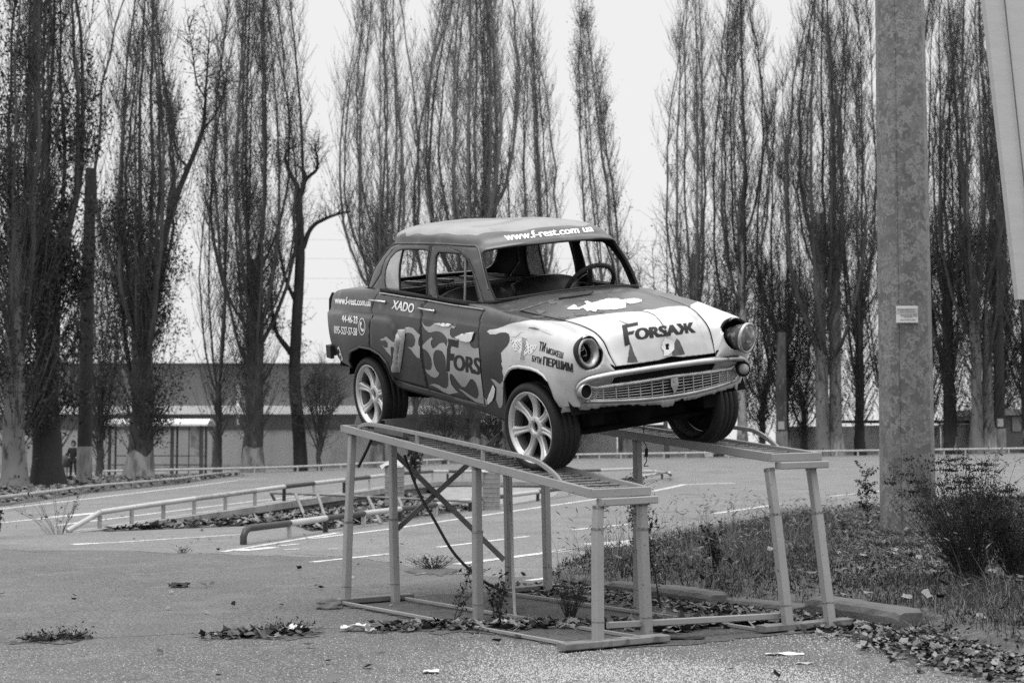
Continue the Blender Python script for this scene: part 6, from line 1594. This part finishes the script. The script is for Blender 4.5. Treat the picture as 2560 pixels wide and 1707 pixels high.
# weeds: each plant a thing with stems and leaves
def weed(name, label, pos, n, hgt, spread, leaves, lsz, seed, cat='weed', group=None, umbels=0, lean=(0, 0), stem_r=.004, m_leaf=None, pale=0, branchy=2):
    rg = np.random.default_rng(seed); pos = np.array(pos, float); root = empty(name, tuple(pos), label, cat, group)
    az = rg.uniform(0, 2*np.pi, n); s = rg.uniform(.05, 1, n)**.6*spread; H = hgt*rg.uniform(.55, 1, n)
    S0, S1, A, B, pool, tops = [], [], [], [], [], []
    q = np.stack([np.cos(az)*s*.12, np.sin(az)*s*.12, np.full(n, -.02)], 1); tgt = np.stack([np.cos(az)*s + lean[0], np.sin(az)*s + lean[1], H], 1); q0 = q.copy(); m = 6
    for k in range(m):
        t = (k+1)/m; q2 = q0 + (tgt - q0)*np.array([t**1.3, t**1.3, t])+ rg.normal(0, .012*hgt, (n, 3)); S0.append(q); S1.append(q2); A.append(np.full(n, stem_r*(1 - .75*k/m))); B.append(np.full(n, stem_r*(1 - .75*(k+1)/m))); q = q2; pool.append(q2)
        if k >= 1:
            for _ in range(branchy):
                b = q + rg.normal(0, 1, (n, 3))*[.06, .06, .04]*hgt + [0, 0, .09*hgt]; S0.append(q); S1.append(b); A.append(np.full(n, stem_r*.45)); B.append(np.full(n, stem_r*.2)); pool += [b, (b+q)/2]
    tops = q
    V, F = seg_tubes(np.concatenate(S0), np.concatenate(S1), np.concatenate(A), np.concatenate(B), 4); np_mesh('stems', V, F, stem_m, root)
    pool = np.concatenate(pool)
    if leaves:
        V, F = leaf_quads(pool[rg.integers(0, len(pool), leaves)] + rg.normal(0, .02, (leaves, 3)), lsz, rg, elong=2.0); np_mesh('leaves', V, F, m_leaf or weed_m, root)
    if umbels:
        c = tops[rg.integers(0, n, umbels)]; k = 34; P = np.repeat(c, k, 0) + np.stack([rg.normal(0, .030, umbels*k), rg.normal(0, .030, umbels*k), rg.normal(.01, .006, umbels*k)], 1)
        V, F = leaf_quads(P, .016, rg, .0, 1.1); mi = np.repeat((np.arange(umbels) < pale).astype(int), k); np_mesh('flower_heads', V, F, [weed_m, straw_m], root, mi=mi)
    return root
def gi(x, y): p = gnd(x, y); p[2] = float(isl_z(p[:1], p[1:2])[0]) if inpoly(IP, p[:1], p[1:2])[0] else float(gz(p[0], p[1])); return p
weed('weed_bush', 'big dark bush of weeds with flat flower heads in front of the steel column', gi(2430, 1500), 130, .94, .50, 6000, .012, 51, 'bush', umbels=64, pale=6, lean=(-.12, .05), branchy=1)
weed('weed_bush', 'darker weeds at the right edge beside the big bush', gi(2545, 1500), 55, .70, .36, 4200, .013, 52, 'bush', umbels=12, branchy=3)
weed('tall_weed', 'dense dark feathery weed against the front inner leg of the near ramp', gi(1612, 1470), 6, .80, .05, 1600, .014, 53, lean=(-.08, 0), branchy=5)
weed('tall_weed', 'tall thin branching weed leaning left between the two ramps', gi(1656, 1530), 2, 1.12, .05, 260, .018, 54, lean=(-.16, 0), branchy=2, stem_r=.005)
weed('tall_weed', 'single stiff weed stalk standing just left of the steel column', gi(2166, 1340), 1, 1.0, .01, 360, .026, 55, branchy=4, stem_r=.008)
weed('tall_weed', 'dark stalk in the grass between the kerb and the far ramp legs', gi(1790, 1478), 2, .46, .05, 240, .022, 56, lean=(-.06, 0))
weed('weed_tuft', 'small dark tuft growing from a crack beside the middle of the road', gnd(1085, 1424), 40, .14, .30, 300, .012, 57, group='small weeds in the asphalt cracks')
weed('weed_tuft', 'withered creeper climbing at the foot of the middle near leg', gnd(1135, 1552), 3, .46, .10, 120, .018, 58, lean=(.12, 0))
weed('weed_tuft', 'wispy dry plant between the hose and the front leg', gnd(1245, 1560), 6, .36, .10, 160, .02, 59)
weed('grass_clump', 'spiky grass clump on the asphalt between the ramps', gnd(1425, 1545), 60, .30, .16, 0, .02, 60, 'grass', branchy=0, stem_r=.0025)
weed('weed_tuft', 'flat leafy tuft on the crack at the lower left', gnd(140, 1601), 40, .06, .22, 300, .014, 61, group='small weeds in the asphalt cracks')
weed('weed_tuft', 'mossy tuft on the crack left of the stand', gnd(720, 1580), 40, .06, .22, 300, .013, 62, group='small weeds in the asphalt cracks')
weed('weed_tuft', 'tiny tuft beside the black bend of the striped rail', gnd(458, 1382), 9, .07, .13, 90, .012, 63, group='small weeds in the asphalt cracks')
weed('weed_tuft', 'dry twiggy weed at the low end of the parapet rail', gnd(140, 1335), 16, .85, .9, 70, .03, 64, lean=(-.3, 0), stem_r=.003)
weed('tall_weed', 'feathery dry weed on the coping above the leaf bed', at(1036, 1204, 41.5), 9, 1.25, .35, 260, .07, 65, stem_r=.010)
weed('weed_bush', 'dark low bush cut by the left edge of the picture', gnd(-16, 1346), 14, .42, .16, 400, .04, 66, 'bush')
for k, (x_, y_) in enumerate(((2330, 1290), (2440, 1300), (2520, 1280))): pass
def bent_leaves(P, size, rg):
    "curled leaf of four kites round a raised or sunken midpoint"
    n = len(P); a0 = rg.uniform(0, 2*np.pi, n); s = size*rg.uniform(.6, 1.4, n); ring = []
    tx, ty, cu = rg.normal(0, .35, n), rg.normal(0, .35, n), rg.uniform(-.1, .5, n)
    for k in range(8):
        r = s*(1.0 if k % 2 == 0 else rg.uniform(.6, .95, n))*(1.25 if k == 0 else .85); a = a0 + k*np.pi/4 + rg.normal(0, .15, n)
        x, y = np.cos(a)*r, np.sin(a)*r; ring.append(P + np.stack([x, y, x*tx + y*ty + cu*r*rg.uniform(0, 1, n) + s*.25], 1))
    V = np.stack([P + np.stack([np.zeros(n), np.zeros(n), s*.2], 1)] + ring, 1).reshape(-1, 3); k = (np.arange(n)*9)[:, None]
    F = np.stack([k + [0, 1, 2, 3], k + [0, 3, 4, 5], k + [0, 5, 6, 7], k + [0, 7, 8, 1]], 1).reshape(-1, 4)
    return V, F
# fallen leaves, rubble and grit: uncountable
def ground_leaves(name, pts_fn, n, size, seed, mats, up=.012):
    rg = np.random.default_rng(seed); P = pts_fn(rg, n); V, F = bent_leaves(P + np.column_stack([np.zeros((n, 2)), rg.uniform(0, up*2, n) + up*.5]), size, rg)
    mi = np.repeat(rg.integers(0, len(mats), n), 4); return tag(np_mesh(name, V, F, mats, mi=mi), kind='stuff')
lf = [M('brown fallen leaf', .07, .8, .4, 9, spec=.2), M('dark fallen leaf', .03, .8, .4, 9, spec=.2), M('pale fallen leaf', .20, .8, .3, 9, spec=.2), M('grey fallen leaf', .13, .8, .3, 9, spec=.2)]
def along(px_list, w, off=0.0):
    Q = np.array([gnd(*p)[:2] for p in px_list]); d = np.r_[0, np.cumsum(np.linalg.norm(np.diff(Q, axis=0), axis=1))]
    def fn(rg, n):
        t = rg.uniform(0, d[-1], n); x, y = np.interp(t, d, Q[:, 0]), np.interp(t, d, Q[:, 1]); x = x + rg.normal(0, w, n); y = y + rg.normal(off, w, n)
        return np.column_stack([x, y, gz(x, y)])
    return fn
def inside(poly, zf=None):
    P = np.array(poly)
    def fn(rg, n):
        out = np.zeros((0, 2))
        while len(out) < n: q = rg.uniform(P.min(0), P.max(0), (n*3, 2)); out = np.concatenate([out, q[inpoly(P, q[:, 0], q[:, 1])]])
        out = out[:n]; z = gz(out[:, 0], out[:, 1]) if zf is None else zf(out[:, 0], out[:, 1]); return np.column_stack([out, z])
    return fn
ground_leaves('fallen_leaves', along([(1385,1466)] + [(p[0], p[1] + 14) for p in kerb_px[1:]], .16, -.08), 7500, .024, 71, lf)
ground_leaves('fallen_leaves', inside(leafbed), 4600, .062, 72, lf, .02)
ground_leaves('fallen_leaves', inside(verge), 7000, .075, 73, lf, .04)
ground_leaves('fallen_leaves', along([G3(100,1326), G3(480,1300)], .06), 60, .026, 74, lf)
ground_leaves('fallen_leaves', along([G3(1400,1295), G3(1600,1285), G3(1950,1270)], .075), 200, .03, 75, lf)
ground_leaves('fallen_leaves', along([R5(600,1330), R5(1000,1310), R5(1300,1320), R5(1700,1310), R5(2000,1290)], .10), 900, .026, 76, lf)
ground_leaves('fallen_leaves', along([(1480,1566), (1650,1570), (1800,1560), (1950,1560)], .10), 700, .032, 77, lf)
ground_leaves('fallen_leaves', inside(island, isl_z), 1500, .034, 78, lf, .03)
ground_leaves('fallen_leaves', along([(2280,1600), (2420,1650), (2580,1690)], .12), 2600, .020, 79, lf, .02)
ground_leaves('fallen_leaves', along([(-50,1300), (700,1360), (1300,1400), (300,1480), (900,1600), (1800,1630), (100,1650)], 1.0), 110, .028, 80, lf)
ground_leaves('dry_weeds', along([R7(20,1250), R7(300,1200), R7(600,1190)], .05), 160, .04, 81, lf)
rg = np.random.default_rng(90)                                                   # pale grit where the asphalt is breaking up
def grit(n, fn, smin, smax):
    P = fn(rg, n); s = rg.uniform(smin, smax, n); tet = np.array([[1, 0, -.3], [-.5, .87, -.3], [-.5, -.87, -.3], [0, 0, .7]])
    V = (P[:, None] + tet[None]*rg.uniform(.6, 1.4, (n, 4, 3))*s[:, None, None]); V = V + [0, 0, .003]; k = (np.arange(n)*4)[:, None]
    return V.reshape(-1, 3), np.concatenate([k + [0, 1, 3], k + [1, 2, 3], k + [2, 0, 3]])
bl = [gnd(*q)[:2] for q in ((-60,1625), (600,1600), (1250,1565), (1900,1590), (2300,1640), (2700,1720), (2700,1760), (-100,1760))]
bl2 = [gnd(*q)[:2] for q in ((1150,1600), (1500,1625), (2100,1680), (2100,1740), (1150,1740))]
bl3 = [gnd(*q)[:2] for q in ((1280,1585), (1700,1650), (2080,1700), (1900,1745), (1250,1745), (1120,1640))]
Vg, Fg = merge([grit(4500, inside(bl), .002, .005), grit(2600, inside(bl2), .0025, .007), grit(6500, along([(1180,1690), (1450,1680), (1750,1690), (2050,1715)], .30), .002, .006), grit(3500, along([(1000,1690), (1500,1660), (2250,1720)], .55), .002, .006), grit(1500, along([(1430,1560), (1600,1540), (1900,1570), (2200,1625)], .25), .003, .007)])
tag(np_mesh('grit', Vg, Fg, M('pale grit', .38, .9, .3, 40)), kind='stuff')
# single pieces of litter
def scrap(name, px_, w, d, label, m, cat, hgt=.03, seed=1, rot=0.0, group=None, n=10):
    c = gnd(*px_); rg = random.Random(seed); o = empty(name, tuple(c), label, cat, group); V = []
    for i in range(n+1):
        for j in range(n+1):
            a, b = i/n - .5, j/n - .5; e = 1 - .25*rg.random()*(abs(a) > .4 or abs(b) > .4)
            x, y = a*w*e, b*d*e; V.append((x*math.cos(rot) - y*math.sin(rot), x*math.sin(rot) + y*math.cos(rot), .006 + hgt*max(0, .5 + .8*noise.noise(Vector((a*3 + seed, b*3, seed))))))
    k = len(V); q = lambda i, j: i*(n+1)+j
    mb = MB(); mb.add(V, [(q(i, j), q(i+1, j), q(i+1, j+1), q(i, j+1)) for i in range(n) for j in range(n)], 0, seed % 2 == 0)
    ob = mb.build('sheet', m, o); md = ob.modifiers.new('thick', 'SOLIDIFY'); md.thickness = .003; md.offset = -1
    return o
paper = M('crumpled paper', .62, .8, .12, 8); paper2 = M('dirty paper', .40, .8, .2, 8)
scrap('paper_scrap', (738, 1584), .10, .09, 'crumpled pale paper at the mossy tuft left of the stand', paper, 'litter', .06, 2)
scrap('paper_scrap', (884, 1578), .17, .10, 'larger crumpled white paper in front of the rear feet', paper, 'litter', .05, 4)
scrap('paper_scrap', (928, 1583), .08, .06, 'small pale scrap right of the larger crumpled paper', paper2, 'litter', .03, 6)
scrap('cloth_rag', (448, 1468), .19, .16, 'flat dark rag lying alone on the open asphalt', lf[1], 'rag', .045, 8)
scrap('plank', (1963, 1638), .24, .055, 'pale flat piece of board at the bottom right', paper, 'board', .012, 10)
scrap('paper_scrap', (2010, 1661), .10, .03, 'thin pale sliver right below the flat board', paper2, 'litter', .01, 12)
scrap('rubber_strip', (1706, 1600), .30, .07, 'dark curved strip lying behind the front foot of the near ramp', rubber, 'rubber strip', .02, 14)
scrap('paper_scrap', (1270, 1568), .10, .08, 'pale scrap among the leaves at the foot of the hose', paper2, 'litter', .05, 16)
scrap('paper_scrap', (1092, 1420), .11, .10, 'white scrap beside the small tuft in the road crack', paper, 'litter', .05, 18)
scrap('paper_scrap', (1062, 1434), .16, .10, 'flat pale sheet just below the tuft in the road crack', paper2, 'litter', .008, 20)
scrap('paper_scrap', (1078, 1683), .09, .07, 'white scrap at the bottom edge below the stand', paper, 'litter', .015, 22)
def stone(px_, r, label, seed, m=None):
    c = gnd(*px_); o = empty('stone', tuple(c), label, 'stone'); bm = bmesh.new(); bmesh.ops.create_icosphere(bm, subdivisions=3, radius=1)
    for v in bm.verts: k = 1 + .35*noise.noise(v.co*1.6 + Vector((seed, 0, 0))); v.co = Vector((v.co.x*r*1.3*k, v.co.y*r*k, v.co.z*r*.55*k + r*.35))
    me = bpy.data.meshes.new('rock'); bm.to_mesh(me); bm.free(); me.materials.append(m or kerb_m); link('rock', me, o)
stone((822, 1522), .085, 'dark lump of rubble under the rear foot of the near ramp', 3, conc_dark)
stone((215, 1597), .03, 'small pale stone on the crack beside the flat leafy tuft', 5)
stone((2150, 1575), .05, 'clod beside the front foot of the far ramp', 7, conc_dark)
for k, (x_, y_, r_) in enumerate(((2490, 1650, .06), (2450, 1668, .045), (2540, 1664, .05))): stone((x_, y_), r_, ('large chunk of broken concrete at the right edge', 'small flat chunk of broken concrete lowest in the leaves', 'middle chunk of broken concrete between two others')[k], 9 + k, conc)
